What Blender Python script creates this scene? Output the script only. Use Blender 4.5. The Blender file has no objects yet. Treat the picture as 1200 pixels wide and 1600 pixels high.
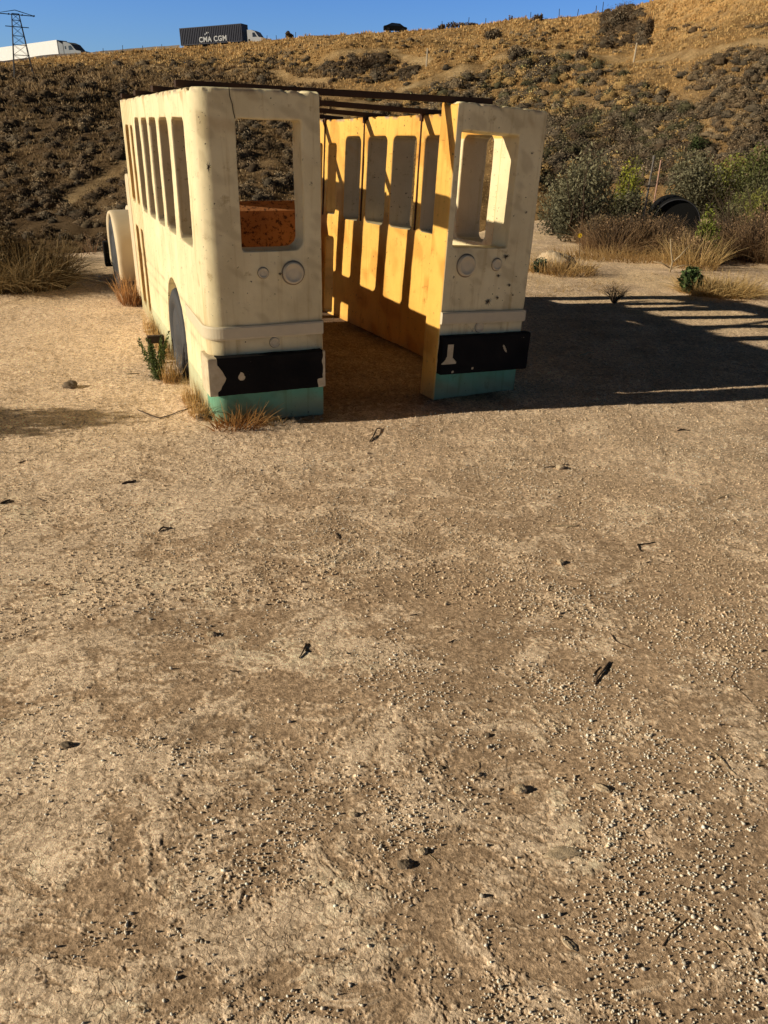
import bpy, bmesh, math, random
import numpy as np
from mathutils import Matrix, Vector, Euler

random.seed(7)
rng = np.random.default_rng(11)
scene = bpy.context.scene
C = scene.collection
R_ = math.radians

# ------------------------------------------------------------------ camera (1.5 m above the dirt)
CAM_H, F_PX, PITCH, ROLL = 1.5, 1250.0, 0.4447, 0.0370
_c, _s = math.cos(PITCH), math.sin(PITCH)
FW = np.array([0, _c, -_s]); UP0 = np.array([0, _s, _c]); RT0 = np.array([1.0, 0, 0])
RT = math.cos(ROLL) * RT0 + math.sin(ROLL) * UP0
UP = -math.sin(ROLL) * RT0 + math.cos(ROLL) * UP0
cam_data = bpy.data.cameras.new('camera')
cam = bpy.data.objects.new('camera', cam_data); C.objects.link(cam)
cam.matrix_world = Matrix(((RT[0], UP[0], -FW[0], 0), (RT[1], UP[1], -FW[1], 0), (RT[2], UP[2], -FW[2], CAM_H), (0, 0, 0, 1)))
cam_data.sensor_fit = 'VERTICAL'; cam_data.sensor_height = 32.0; cam_data.lens = 25.0
cam_data.clip_start = 0.05; cam_data.clip_end = 6000
scene.camera = cam
EYE = np.array([0, 0, CAM_H])


def ray(px, py):
    return FW + (px - 600) / F_PX * RT - (py - 800) / F_PX * UP


def sight(px, py, dist):
    """World point seen at a photo pixel at a given horizontal distance."""
    d = ray(px, py); return EYE + d * (dist / math.hypot(d[0], d[1]))


def deep(px, py, depth):
    d = ray(px, py); return EYE + d * (depth / d[1])


# ------------------------------------------------------------------ noise
def _hash(ix, iy, seed):
    h = (ix.astype(np.int64) * 374761393 + iy.astype(np.int64) * 668265263 + seed * 974634777) & 0xFFFFFFFF
    h = ((h ^ (h >> 13)) * 1274126177) & 0xFFFFFFFF
    h = h ^ (h >> 16)
    return h


def gnoise(x, y, seed=0):
    x = np.asarray(x, float); y = np.asarray(y, float)
    xi = np.floor(x); yi = np.floor(y); fx = x - xi; fy = y - yi
    xi = xi.astype(np.int64); yi = yi.astype(np.int64)
    u = fx * fx * fx * (fx * (fx * 6 - 15) + 10); v = fy * fy * fy * (fy * (fy * 6 - 15) + 10)

    def g(ox, oy):
        a = _hash(xi + ox, yi + oy, seed) * (2 * math.pi / 4294967296.0)
        return np.cos(a) * (fx - ox) + np.sin(a) * (fy - oy)
    n0 = g(0, 0) * (1 - u) + g(1, 0) * u
    n1 = g(0, 1) * (1 - u) + g(1, 1) * u
    return (n0 * (1 - v) + n1 * v) * 1.5


def fbm(x, y, octaves=4, seed=0, gain=0.5):
    s = 0; a = 1.0; t = 0
    for o in range(octaves):
        s = s + a * gnoise(x * 2 ** o + 17.3 * o, y * 2 ** o - 9.1 * o, seed + o); t += a; a *= gain
    return s / t


def smooth(a, b, x):
    t = np.clip((np.asarray(x, float) - a) / (b - a), 0, 1); return t * t * (3 - 2 * t)


def gn3(P, scale, seed=0):
    return (gnoise(P[:, 0] * scale + P[:, 2] * scale * .73, P[:, 1] * scale - P[:, 2] * scale * .69, seed)
            + gnoise(P[:, 1] * scale * .9 + 31, P[:, 2] * scale + P[:, 0] * scale * .4, seed + 5)) * .7


# ------------------------------------------------------------------ object helpers
def tag(o, label=None, cat=None, group=None, kind=None):
    if label: o['label'] = label
    if cat: o['category'] = cat
    if group: o['group'] = group
    if kind: o['kind'] = kind
    return o


def link(name, me, mat, parent=None):
    o = bpy.data.objects.new(name, me); C.objects.link(o)
    for m in (mat if isinstance(mat, (list, tuple)) else [mat]):
        if m: me.materials.append(m)
    if parent is not None: o.parent = parent
    return o


def empty(name, loc=(0, 0, 0), rz=0.0):
    o = bpy.data.objects.new(name, None); C.objects.link(o)
    o.location = loc; o.rotation_euler = (0, 0, rz); o.empty_display_size = .2
    return o


def obj_bm(name, bm, mat, parent=None, smooth_shade=False):
    me = bpy.data.meshes.new(name)
    bmesh.ops.recalc_face_normals(bm, faces=bm.faces)
    bm.to_mesh(me); bm.free()
    if smooth_shade:
        me.polygons.foreach_set('use_smooth', [True] * len(me.polygons))
    return link(name, me, mat, parent)


def mesh_np(name, V, F, smooth_shade=False, colors=None, attr='tint'):
    """V (n,3), F (m,k) with k = 3 or 4."""
    me = bpy.data.meshes.new(name)
    V = np.ascontiguousarray(V, dtype=np.float32); F = np.ascontiguousarray(F, dtype=np.int32)
    n, k = F.shape
    me.vertices.add(len(V)); me.vertices.foreach_set('co', V.ravel())
    me.loops.add(n * k); me.loops.foreach_set('vertex_index', F.ravel())
    me.polygons.add(n); me.polygons.foreach_set('loop_start', np.arange(0, n * k, k, dtype=np.int32))
    if smooth_shade: me.polygons.foreach_set('use_smooth', np.ones(n, dtype=bool))
    me.update(calc_edges=True)
    if colors is not None:
        a = me.color_attributes.new(attr, 'FLOAT_COLOR', 'POINT')
        col = np.ones((len(V), 4), dtype=np.float32); col[:, :colors.shape[1]] = colors
        a.data.foreach_set('color', col.ravel())
    return me


def box(bm, x0, x1, y0, y1, z0, z1, bev=0.0, mi=0):
    vs = [bm.verts.new(p) for p in ((x0, y0, z0), (x1, y0, z0), (x1, y1, z0), (x0, y1, z0), (x0, y0, z1), (x1, y0, z1), (x1, y1, z1), (x0, y1, z1))]
    fs = [bm.faces.new([vs[i] for i in q]) for q in ((0, 3, 2, 1), (4, 5, 6, 7), (0, 1, 5, 4), (1, 2, 6, 5), (2, 3, 7, 6), (3, 0, 4, 7))]
    for f in fs: f.material_index = mi
    if bev:
        es = list({e for f in fs for e in f.edges})
        bmesh.ops.bevel(bm, geom=es, offset=bev, segments=2, affect='EDGES', profile=.6)
    return vs


def tube(bm, p0, p1, r0, r1=None, n=6):
    p0 = Vector(p0); p1 = Vector(p1); r1 = r0 if r1 is None else r1
    d = (p1 - p0)
    if d.length < 1e-6: return
    d.normalize(); a = d.orthogonal().normalized(); b = d.cross(a)
    r0v = [bm.verts.new(p0 + (a * math.cos(2 * math.pi * i / n) + b * math.sin(2 * math.pi * i / n)) * r0) for i in range(n)]
    r1v = [bm.verts.new(p1 + (a * math.cos(2 * math.pi * i / n) + b * math.sin(2 * math.pi * i / n)) * r1) for i in range(n)]
    for i in range(n):
        bm.faces.new((r0v[i], r0v[(i + 1) % n], r1v[(i + 1) % n], r1v[i]))
    bm.faces.new(r0v[::-1]); bm.faces.new(r1v)


def polytube(bm, pts, radii, n=6):
    """One continuous bent tube."""
    rings = []
    for i, p in enumerate(pts):
        p = Vector(p)
        d = Vector(pts[min(i + 1, len(pts) - 1)]) - Vector(pts[max(i - 1, 0)]); d.normalize()
        a = d.cross(Vector((.13, .31, .94))).normalized(); b = d.cross(a)
        rings.append([bm.verts.new(p + (a * math.cos(2 * math.pi * k / n) + b * math.sin(2 * math.pi * k / n)) * radii[i]) for k in range(n)])
    for i in range(len(rings) - 1):
        for k in range(n):
            bm.faces.new((rings[i][k], rings[i][(k + 1) % n], rings[i + 1][(k + 1) % n], rings[i + 1][k]))
    bm.faces.new(rings[0][::-1]); bm.faces.new(rings[-1])


def prism(bm, poly, axis, a, b):
    """Extrude a 2D polygon along an axis ('x','y','z')."""
    def P(u, v, w):
        return {'x': (w, u, v), 'y': (u, w, v), 'z': (u, v, w)}[axis]
    A = [bm.verts.new(P(u, v, a)) for u, v in poly]; B = [bm.verts.new(P(u, v, b)) for u, v in poly]
    n = len(poly)
    bm.faces.new(A[::-1]); bm.faces.new(B)
    for i in range(n): bm.faces.new((A[i], A[(i + 1) % n], B[(i + 1) % n], B[i]))


def rrect(u0, u1, v0, v1, r, n=5):
    pts = []
    for cx, cy, a0 in ((u1 - r, v0 + r, -90), (u1 - r, v1 - r, 0), (u0 + r, v1 - r, 90), (u0 + r, v0 + r, 180)):
        for i in range(n + 1):
            a = R_(a0 + 90 * i / n); pts.append((cx + r * math.cos(a), cy + r * math.sin(a)))
    return pts


# ------------------------------------------------------------------ materials
def new_mat(name):
    m = bpy.data.materials.new(name); m.use_nodes = True
    nt = m.node_tree; b = nt.nodes['Principled BSDF']
    b.inputs['Specular IOR Level'].default_value = .25
    return m, nt, b


def nd(nt, t, **kw):
    n = nt.nodes.new(t)
    for k, v in kw.items():
        if k in n.inputs: n.inputs[k].default_value = v
        else: setattr(n, k, v)
    return n


def mixc(nt, fac, a, b, mode='MIX'):
    m = nt.nodes.new('ShaderNodeMix'); m.data_type = 'RGBA'; m.blend_type = mode; m.clamp_factor = True
    for sock, v in ((m.inputs[0], fac), (m.inputs[6], a), (m.inputs[7], b)):
        if hasattr(v, 'is_linked'): nt.links.new(v, sock)
        elif isinstance(v, (int, float)): sock.default_value = v
        else: sock.default_value = (*v, 1)
    return m.outputs[2]


def noise(nt, vec, scale, detail=4, rough=.55, dist=0.0):
    n = nd(nt, 'ShaderNodeTexNoise', Scale=scale, Detail=detail, Roughness=rough, Distortion=dist)
    if vec is not None: nt.links.new(vec, n.inputs['Vector'])
    return n.outputs['Fac']


def ramp(nt, fac, a, b):
    r = nt.nodes.new('ShaderNodeMapRange'); r.clamp = True
    r.inputs[1].default_value = a; r.inputs[2].default_value = b
    nt.links.new(fac, r.inputs[0]); return r.outputs[0]


def bump(nt, b, height, strength, dist, prev=None):
    n = nd(nt, 'ShaderNodeBump', Strength=strength, Distance=dist)
    nt.links.new(height, n.inputs['Height'])
    if prev is not None: nt.links.new(prev, n.inputs['Normal'])
    nt.links.new(n.outputs[0], b.inputs['Normal']); return n.outputs[0]


def simple(name, col, rough=.7, var=.25, scale=8.0, metal=0.0, bmp=.2, bd=.004):
    m, nt, b = new_mat(name)
    tc = nd(nt, 'ShaderNodeTexCoord').outputs['Object']
    n1 = noise(nt, tc, scale, 6)
    nt.links.new(mixc(nt, n1, tuple(c * (1 - var) for c in col), tuple(min(1, c * (1 + var)) for c in col)), b.inputs['Base Color'])
    b.inputs['Roughness'].default_value = rough; b.inputs['Metallic'].default_value = metal
    if bmp: bump(nt, b, noise(nt, tc, scale * 6, 4), bmp, bd)
    return m


def tinted(name, rough=.85, trans=0.0, var=.35, scale=30.0):
    """Colour from the per-vertex 'tint' attribute, broken up by noise."""
    m, nt, b = new_mat(name)
    at = nd(nt, 'ShaderNodeAttribute', attribute_name='tint')
    geo = nd(nt, 'ShaderNodeNewGeometry').outputs['Position']
    n1 = noise(nt, geo, scale, 3)
    f = mixc(nt, n1, (1 - var,) * 3, (1 + var,) * 3)
    col = mixc(nt, 1.0, at.outputs['Color'], f, 'MULTIPLY')
    nt.links.new(col, b.inputs['Base Color']); b.inputs['Roughness'].default_value = rough
    b.inputs['Specular IOR Level'].default_value = .12
    if trans:
        t = nd(nt, 'ShaderNodeBsdfTranslucent'); nt.links.new(col, t.inputs['Color'])
        mx = nd(nt, 'ShaderNodeMixShader'); mx.inputs[0].default_value = trans
        nt.links.new(b.outputs[0], mx.inputs[1]); nt.links.new(t.outputs[0], mx.inputs[2])
        nt.links.new(mx.outputs[0], nt.nodes['Material Output'].inputs['Surface'])
    return m


def make_ground_mat():
    m, nt, b = new_mat('dirt')
    at = nd(nt, 'ShaderNodeAttribute', attribute_name='tint')
    pos = nd(nt, 'ShaderNodeNewGeometry').outputs['Position']

    def mul(a, c): return mixc(nt, 1.0, a, c, 'MULTIPLY')

    def cells(scale, lo, hi, rnd=1.0):
        v = nd(nt, 'ShaderNodeTexVoronoi', Scale=scale, Randomness=rnd); nt.links.new(pos, v.inputs['Vector'])
        sp = nd(nt, 'ShaderNodeSeparateColor'); nt.links.new(v.outputs['Color'], sp.inputs[0])
        return mixc(nt, sp.outputs[0], lo, hi), v, sp
    n_f = noise(nt, pos, 320, 4, .75); n_m = noise(nt, pos, 30, 7, .72); n_l = noise(nt, pos, 2.1, 6, .65)
    col = mul(at.outputs['Color'], mixc(nt, ramp(nt, n_f, .25, .75), (.62, .60, .58), (1.34, 1.34, 1.34)))
    c1, v1, s1 = cells(150, (.66, .64, .62), (1.32, 1.32, 1.32)); col = mul(col, c1)
    c2, v2, s2 = cells(62, (.80, .78, .76), (1.16, 1.16, 1.15)); col = mul(col, c2)
    col = mul(col, mixc(nt, ramp(nt, n_m, .3, .7), (.74, .72, .70), (1.22, 1.21, 1.20)))
    col = mul(col, mixc(nt, ramp(nt, n_l, .3, .7), (.88, .87, .86), (1.10, 1.09, 1.08)))
    # scattered darker and paler grains, thicker in drifts
    drift = ramp(nt, noise(nt, pos, 5, 5, .7), .40, .62)
    s3, v3 = s2, v2
    pick = nd(nt, 'ShaderNodeMath', operation='GREATER_THAN'); nt.links.new(s3.outputs[1], pick.inputs[0]); pick.inputs[1].default_value = .78
    small = nd(nt, 'ShaderNodeMath', operation='LESS_THAN'); nt.links.new(v3.outputs['Distance'], small.inputs[0]); small.inputs[1].default_value = .42
    pk = nd(nt, 'ShaderNodeMath', operation='MULTIPLY'); nt.links.new(pick.outputs[0], pk.inputs[0]); nt.links.new(small.outputs[0], pk.inputs[1])
    pk2 = nd(nt, 'ShaderNodeMath', operation='MULTIPLY'); nt.links.new(pk.outputs[0], pk2.inputs[0]); nt.links.new(drift, pk2.inputs[1])
    grain = mixc(nt, ramp(nt, s3.outputs[2], .35, .45), (.42, .37, .33), (1.45, 1.45, 1.43))
    col = mixc(nt, pk2.outputs[0], col, mul(col, grain))
    # fine cracks in the pale crust
    wn = nd(nt, 'ShaderNodeTexNoise', Scale=14.0, Detail=4.0); nt.links.new(pos, wn.inputs['Vector'])
    wp = nt.nodes.new('ShaderNodeMix'); wp.data_type = 'RGBA'; wp.blend_type = 'LINEAR_LIGHT'; wp.inputs[0].default_value = .06
    nt.links.new(pos, wp.inputs[6]); nt.links.new(wn.outputs['Color'], wp.inputs[7])
    ve = nd(nt, 'ShaderNodeTexVoronoi', Scale=21.0, feature='DISTANCE_TO_EDGE'); nt.links.new(wp.outputs[2], ve.inputs['Vector'])
    cr = ramp(nt, ve.outputs['Distance'], .005, .05)
    br = ramp(nt, noise(nt, pos, 9, 4, .6), .42, .6)
    def sub1(a, k):
        q = nd(nt, 'ShaderNodeMapRange'); nt.links.new(a, q.inputs[0]); q.inputs[3].default_value = k; q.inputs[4].default_value = 0.0; return q.outputs[0]
    k1 = nd(nt, 'ShaderNodeMath', operation='MULTIPLY'); nt.links.new(sub1(cr, .75), k1.inputs[0]); nt.links.new(at.outputs['Alpha'], k1.inputs[1])
    k1b = nd(nt, 'ShaderNodeMath', operation='MULTIPLY'); nt.links.new(k1.outputs[0], k1b.inputs[0]); nt.links.new(br, k1b.inputs[1])
    col = mixc(nt, k1b.outputs[0], col, mul(col, (.45, .41, .38)))
    nt.links.new(col, b.inputs['Base Color']); b.inputs['Roughness'].default_value = .95
    b.inputs['Specular IOR Level'].default_value = .06
    p = bump(nt, b, n_f, .8, .0035)
    p = bump(nt, b, n_m, .42, .010, p)
    inv = nd(nt, 'ShaderNodeMath', operation='SUBTRACT'); inv.inputs[0].default_value = 1.0; nt.links.new(k1b.outputs[0], inv.inputs[1])
    p = bump(nt, b, inv.outputs[0], .6, .004, p)
    bump(nt, b, v1.outputs['Distance'], .22, .004, p)
    return m


def make_hill_mat():
    m, nt, b = new_mat('dry_hillside')
    at = nd(nt, 'ShaderNodeAttribute', attribute_name='tint')
    pos = nd(nt, 'ShaderNodeNewGeometry').outputs['Position']
    n_f = noise(nt, pos, 2.2, 6, .75); n_m = noise(nt, pos, .35, 6, .65); n_s = noise(nt, pos, 9, 4, .7)
    col = mixc(nt, ramp(nt, n_f, .3, .7), (.72, .69, .64), (1.22, 1.22, 1.2))
    col = mixc(nt, 1.0, at.outputs['Color'], col, 'MULTIPLY')
    col = mixc(nt, 1.0, col, mixc(nt, ramp(nt, n_m, .35, .62), (.80, .75, .69), (1.10, 1.10, 1.09)), 'MULTIPLY')
    nt.links.new(col, b.inputs['Base Color']); b.inputs['Roughness'].default_value = 1.0
    b.inputs['Specular IOR Level'].default_value = .05
    p = bump(nt, b, n_f, 1.0, .9)
    bump(nt, b, n_s, .9, .22, p)
    return m


def make_paint_mat():
    m, nt, b = new_mat('weathered_paint')
    at = nd(nt, 'ShaderNodeAttribute', attribute_name='tint')
    tc = nd(nt, 'ShaderNodeTexCoord').outputs['Object']
    col = mixc(nt, 1.0, at.outputs['Color'], mixc(nt, ramp(nt, noise(nt, tc, 2.6, 6, .65), .3, .72), (.80, .775, .72), (1.08, 1.08, 1.08)), 'MULTIPLY')
    # rain streaks stretched down the wall
    mp = nd(nt, 'ShaderNodeMapping'); mp.inputs['Scale'].default_value = (14, 14, .9); nt.links.new(tc, mp.inputs['Vector'])
    col = mixc(nt, ramp(nt, noise(nt, mp.outputs[0], 1.5, 5, .6), .54, .74), col, mixc(nt, 1.0, col, (.78, .71, .60), 'MULTIPLY'))
    # scuffs and dark flecks where paint has chipped
    flecks = ramp(nt, noise(nt, tc, 42, 4, .6),   .655, .68)
    area = ramp(nt, noise(nt, tc, 3.1, 3), .42, .56)
    ml = nd(nt, 'ShaderNodeMath', operation='MULTIPLY'); nt.links.new(flecks, ml.inputs[0]); nt.links.new(area, ml.inputs[1])
    col = mixc(nt, ml.outputs[0], col, (.055, .042, .03))
    mp2 = nd(nt, 'ShaderNodeMapping'); mp2.inputs['Scale'].default_value = (3, 3, 26); mp2.inputs['Rotation'].default_value = (0, .25, 0); nt.links.new(tc, mp2.inputs['Vector'])
    col = mixc(nt, ramp(nt, noise(nt, mp2.outputs[0], 2.2, 5, .7), .67, .71), col, mixc(nt, 1.0, col, (.58, .50, .42), 'MULTIPLY'))
    sc = ramp(nt, noise(nt, tc, 11, 6, .7), .60, .70)
    col = mixc(nt, sc, col, mixc(nt, 1.0, col, (.66, .60, .52), 'MULTIPLY'))
    nt.links.new(col, b.inputs['Base Color']); b.inputs['Roughness'].default_value = .62
    p = bump(nt, b, noise(nt, tc, 55, 5, .6), .25, .004)
    bump(nt, b, noise(nt, tc, 6, 3), .2, .01, p)
    return m


def make_chipped_black():
    m, nt, b = new_mat('black_bumper_paint')
    tc = nd(nt, 'ShaderNodeTexCoord').outputs['Object']
    at = nd(nt, 'ShaderNodeAttribute', attribute_name='tint')
    chips = ramp(nt, noise(nt, tc, 26, 5, .65), .715, .735)
    col = mixc(nt, ramp(nt, noise(nt, tc, 5, 5), .3, .75), (.007, .007, .008), (.018, .016, .015))
    col = mixc(nt, chips, col, (.36, .30, .21))
    cream = mixc(nt, ramp(nt, noise(nt, tc, 9, 6, .7), .35, .7), (.70, .60, .42), (.44, .34, .20))
    col = mixc(nt, ramp(nt, at.outputs['Fac'], .48, .52), col, cream)
    nt.links.new(col, b.inputs['Base Color']); b.inputs['Roughness'].default_value = .7; b.inputs['Specular IOR Level'].default_value = .06
    bump(nt, b, noise(nt, tc, 40, 5), .3, .004)
    return m


def make_mottled(name, a, c, scale):
    m, nt, b = new_mat(name); tc = nd(nt, 'ShaderNodeTexCoord').outputs['Object']
    f = ramp(nt, noise(nt, tc, scale, 6, .75), .515, .60)
    col = mixc(nt, f, a, c); col = mixc(nt, ramp(nt, noise(nt, tc, 3, 4), .3, .7), col, mixc(nt, 1.0, col, (.7, .62, .55), 'MULTIPLY'))
    nt.links.new(col, b.inputs['Base Color']); b.inputs['Roughness'].default_value = .8
    bump(nt, b, noise(nt, tc, 60, 4), .3, .004); return m


M = dict(
    ground=make_ground_mat(), hill=make_hill_mat(), paint=make_paint_mat(), bumper=make_chipped_black(),
    leaf=tinted('leaves', .8, .25), straw=tinted('dry_stalks', .8, .3, .25), pebble=tinted('pebbles', .7, 0, .15, 200),
    brush=tinted('hill_brush', .95, 0, .45, 7),
    rust=simple('rusted_steel', (.075, .034, .018), .8, .45, 20),
    beam=simple('dark_rusty_beam', (.050, .026, .015), .8, .4, 12),
    tyre=simple('painted_tyre', (.060, .058, .058), .7, .3, 9),
    tyre_side=simple('tyre_tread', (.045, .044, .046), .75, .3, 9),
    dark=simple('dark_recess', (.02, .018, .016), .9, .3, 9),
    cream=simple('cream_relief', (.66, .56, .385), .6, .12, 14),
    creamdark=simple('dark_cream', (.26, .20, .13), .7, .3, 30),
    reflector=simple('faded_reflector', (.22, .10, .05), .6, .3, 20),
    orange=make_mottled('rusty_orange_paint', (.52, .235, .09), (.075, .032, .016), 26),
    steel=simple('lattice_steel', (.035, .035, .04), .7, .2, 4),
    white=simple('trailer_white', (.80, .79, .76), .5, .04, 1),
    navy=simple('container_navy', (.028, .030, .050), .55, .3, 1),
    logo=simple('container_white_paint', (.50, .50, .49), .6, .05, 1),
    cab=simple('cab_grey', (.18, .19, .20), .45, .2, 1),
    cabwhite=simple('cab_white', (.36, .37, .38), .45, .1, 1),
    chip=simple('bare_dark_patch', (.075, .058, .04), .8, .5, 60),
    glass=simple('dark_glass', (.015, .018, .022), .15, .2, 1, 0, 0),
    rubber=simple('rubber', (.02, .02, .02), .8, .2, 3),
    black=simple('black_plastic', (.004, .004, .004), .9, .3, 6),
    wood=simple('pale_post_wood', (.46, .38, .27), .85, .25, 10),
    twig=simple('dead_twig', (.085, .058, .038), .9, .4, 60),
    paletwig=simple('bleached_twig', (.40, .31, .19), .9, .3, 60),
    stone=simple('dusty_stone', (.56, .43, .28), .95, .35, 60, 0, .6, .006),
    darkstone=simple('dark_stone', (.20, .15, .10), .95, .35, 60, 0, .6, .006),
    concrete=simple('bleached_concrete', (.62, .56, .46), .9, .12, .6),
    road=simple('asphalt', (.07, .066, .06), .9, .2, 1),
    greywood=simple('grey_post', (.17, .15, .13), .85, .35, 10),
    petal=simple('yellow_petal', (.75, .50, .03), .7, .15, 30),
    pink=simple('faded_pink_stake', (.42, .25, .18), .7, .15, 10),
)

# ------------------------------------------------------------------ terrain
CREST = [(-400, 105), (0, 99), (100, 88), (200, 80), (280, 74), (400, 65), (500, 55), (600, 51), (700, 44), (800, 35), (900, 25), (960, 17), (1010, 4), (1060, -12), (1120, -38), (1200, -80), (1400, -140), (1700, -150)]
_ca, _ce = [], []
for _px, _py in CREST:
    d = ray(_px, _py); _ca.append(math.atan2(d[0], d[1])); _ce.append(math.atan2(d[2], math.hypot(d[0], d[1])))
_rc_a = np.radians([-45, -25, 0, 10, 14, 18, 25, 45]); _rc_r = np.array([190, 185, 172, 165, 150, 125, 110, 105.])
_re_a = np.radians([-60, -22, -10, 4, 10, 16, 30, 60]); _re_r = np.array([10.5, 10.9, 11.2, 12.5, 17, 20.5, 21, 20.])
BUMPS = []      # (x, y, radius, height) hillside knolls, filled below


def hill(x, y):
    x = np.asarray(x, float); y = np.asarray(y, float)
    r = np.hypot(x, y) + 1e-9; az = np.arctan2(x, y)
    rc = np.interp(az, _rc_a, _rc_r); re = np.interp(az, _re_a, _re_r) + 0.7 * gnoise(x * .35, y * .35, 91)
    ec = np.interp(az, _ca, _ce)
    front = 1 - smooth(R_(55), R_(85), np.abs(az))
    zc = CAM_H + rc * np.tan(ec)
    rv = re + 9
    z = -4.6 * smooth(0, 1, (r - re) / 15.0)
    t = np.clip((r - rv) / (rc - rv), 0, 1)
    g = .82 * t ** 1.08 + .18 * smooth(.05, .6, t)
    z = z + (zc + 4.6) * g
    m = smooth(3, 26, r - re) * (1 - smooth(-16, -1, r - rc))
    z = z + m * (2.0 * fbm(x / 24, y / 24, 4, 3) + 1.3 * np.abs(fbm(x / 13, y / 40, 3, 21)) - .4)
    z = z + smooth(4, 12, r - re) * (1 - smooth(2, 8, r - rc)) * .45 * fbm(x / 4.5, y / 4.5, 3, 5)
    for bx, by, br, bh in BUMPS:
        z = z + bh * np.exp(-((x - bx) ** 2 + (y - by) ** 2) / br ** 2)
    over = r - rc
    z = z - np.clip(over - 22, 0, 60) * .22
    return z * front


def relief(x, y):
    """Small unevenness of the trodden dirt (metres), plus the crust mask 0..1."""
    r = np.hypot(x, y)
    wx = x + .10 * gnoise(x * 3.1, y * 3.1, 40) + .03 * gnoise(x * 11, y * 11, 42); wy = y + .10 * gnoise(x * 3.1 + 9, y * 3.1, 41)
    big = fbm(wx * 2.3 - wy * .5, wy * 3.0, 8, 12, .90) * 1.15
    left = smooth(1.1, -1.3, x + .25 * (y - 1.2)); midr = smooth(2.0, 3.4, r)
    crust = smooth(-.03, .07, big + .30 * left + .05 * midr - .135 + .05 * gnoise(x * .9, y * .9, 44))
    fade = 1 - smooth(5, 14, r)
    cl = np.abs(fbm(x * 14 + .4 * gnoise(x * 30, y * 30, 61), y * 14, 3, 60)); crack = smooth(.0, .10, cl)
    z = .008 * fbm(x * 1.6, y * 1.6, 3, 8) + .030 * fbm(x * .3, y * .3, 2, 9)
    z = z + crust * fade * (.0011 + .0010 * crack + .0012 * fbm(x * 60, y * 60, 4, 33, .75) + .0012 * fbm(x * 9, y * 9, 3, 34))
    z = z + (1 - crust) * fade * (.0018 * fbm(x * 70, y * 70, 3, 35, .7))
    far = smooth(2.6, 4.6, r) * (1 - smooth(12, 24, r))
    z = z + far * (.004 * fbm(x * 19, y * 19, 4, 36, .8) + .010 * np.clip(fbm(x * 26, y * 26, 2, 37), .16, 1))
    crust = crust * (.80 + .20 * crack)
    return z, crust


def ground_z(x, y):
    return hill(x, y) + relief(np.asarray(x, float), np.asarray(y, float))[0]


def hit(px, py, far=230.0):
    """Where the line of sight through a photo pixel meets the terrain."""
    if 'Z' in globals():
        d = ray(px, py); d = d / math.hypot(d[0], d[1]); a = math.atan2(d[0], d[1])
        i = int(np.searchsorted(az, a)) - 1; f = (a - az[i]) / (az[i + 1] - az[i])
        prof = Z[:, i] * (1 - f) + Z[:, i + 1] * f; line = CAM_H + rr * d[2]
        b = prof > line; j = int(np.argmax(b)) if b.any() else len(rr) - 1
        if j > 0:
            g0, g1 = line[j - 1] - prof[j - 1], line[j] - prof[j]; u = g0 / (g0 - g1 + 1e-12); t = rr[j - 1] + (rr[j] - rr[j - 1]) * min(max(u, 0), 1)
        else: t = rr[0]
        t = min(t, far); x, y = d[0] * t, d[1] * t
        return np.array([x, y, float(np.interp(t, rr, prof))])
    d = ray(px, py); d = d / math.hypot(d[0], d[1])
    t = np.concatenate([np.linspace(.5, 30, 900), np.linspace(30.05, far, 2200)])
    P = EYE[None] + t[:, None] * d[None]
    below = P[:, 2] < hill(P[:, 0], P[:, 1])
    i = int(np.argmax(below)) if below.any() else len(t) - 1
    p = P[i]; return np.array([p[0], p[1], float(ground_z(p[0], p[1]))])


for _px, _py, _br, _bh in ((575, 112, 9, 2.6), (735, 150, 11, 1.8), (830, 100, 8, 1.6), (950, 180, 12, 2.0), (120, 260, 8, 1.2), (40, 180, 12, 1.6), (240, 130, 12, 1.0)):
    p = hit(_px, _py); BUMPS.append((p[0], p[1], _br, _bh))


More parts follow.
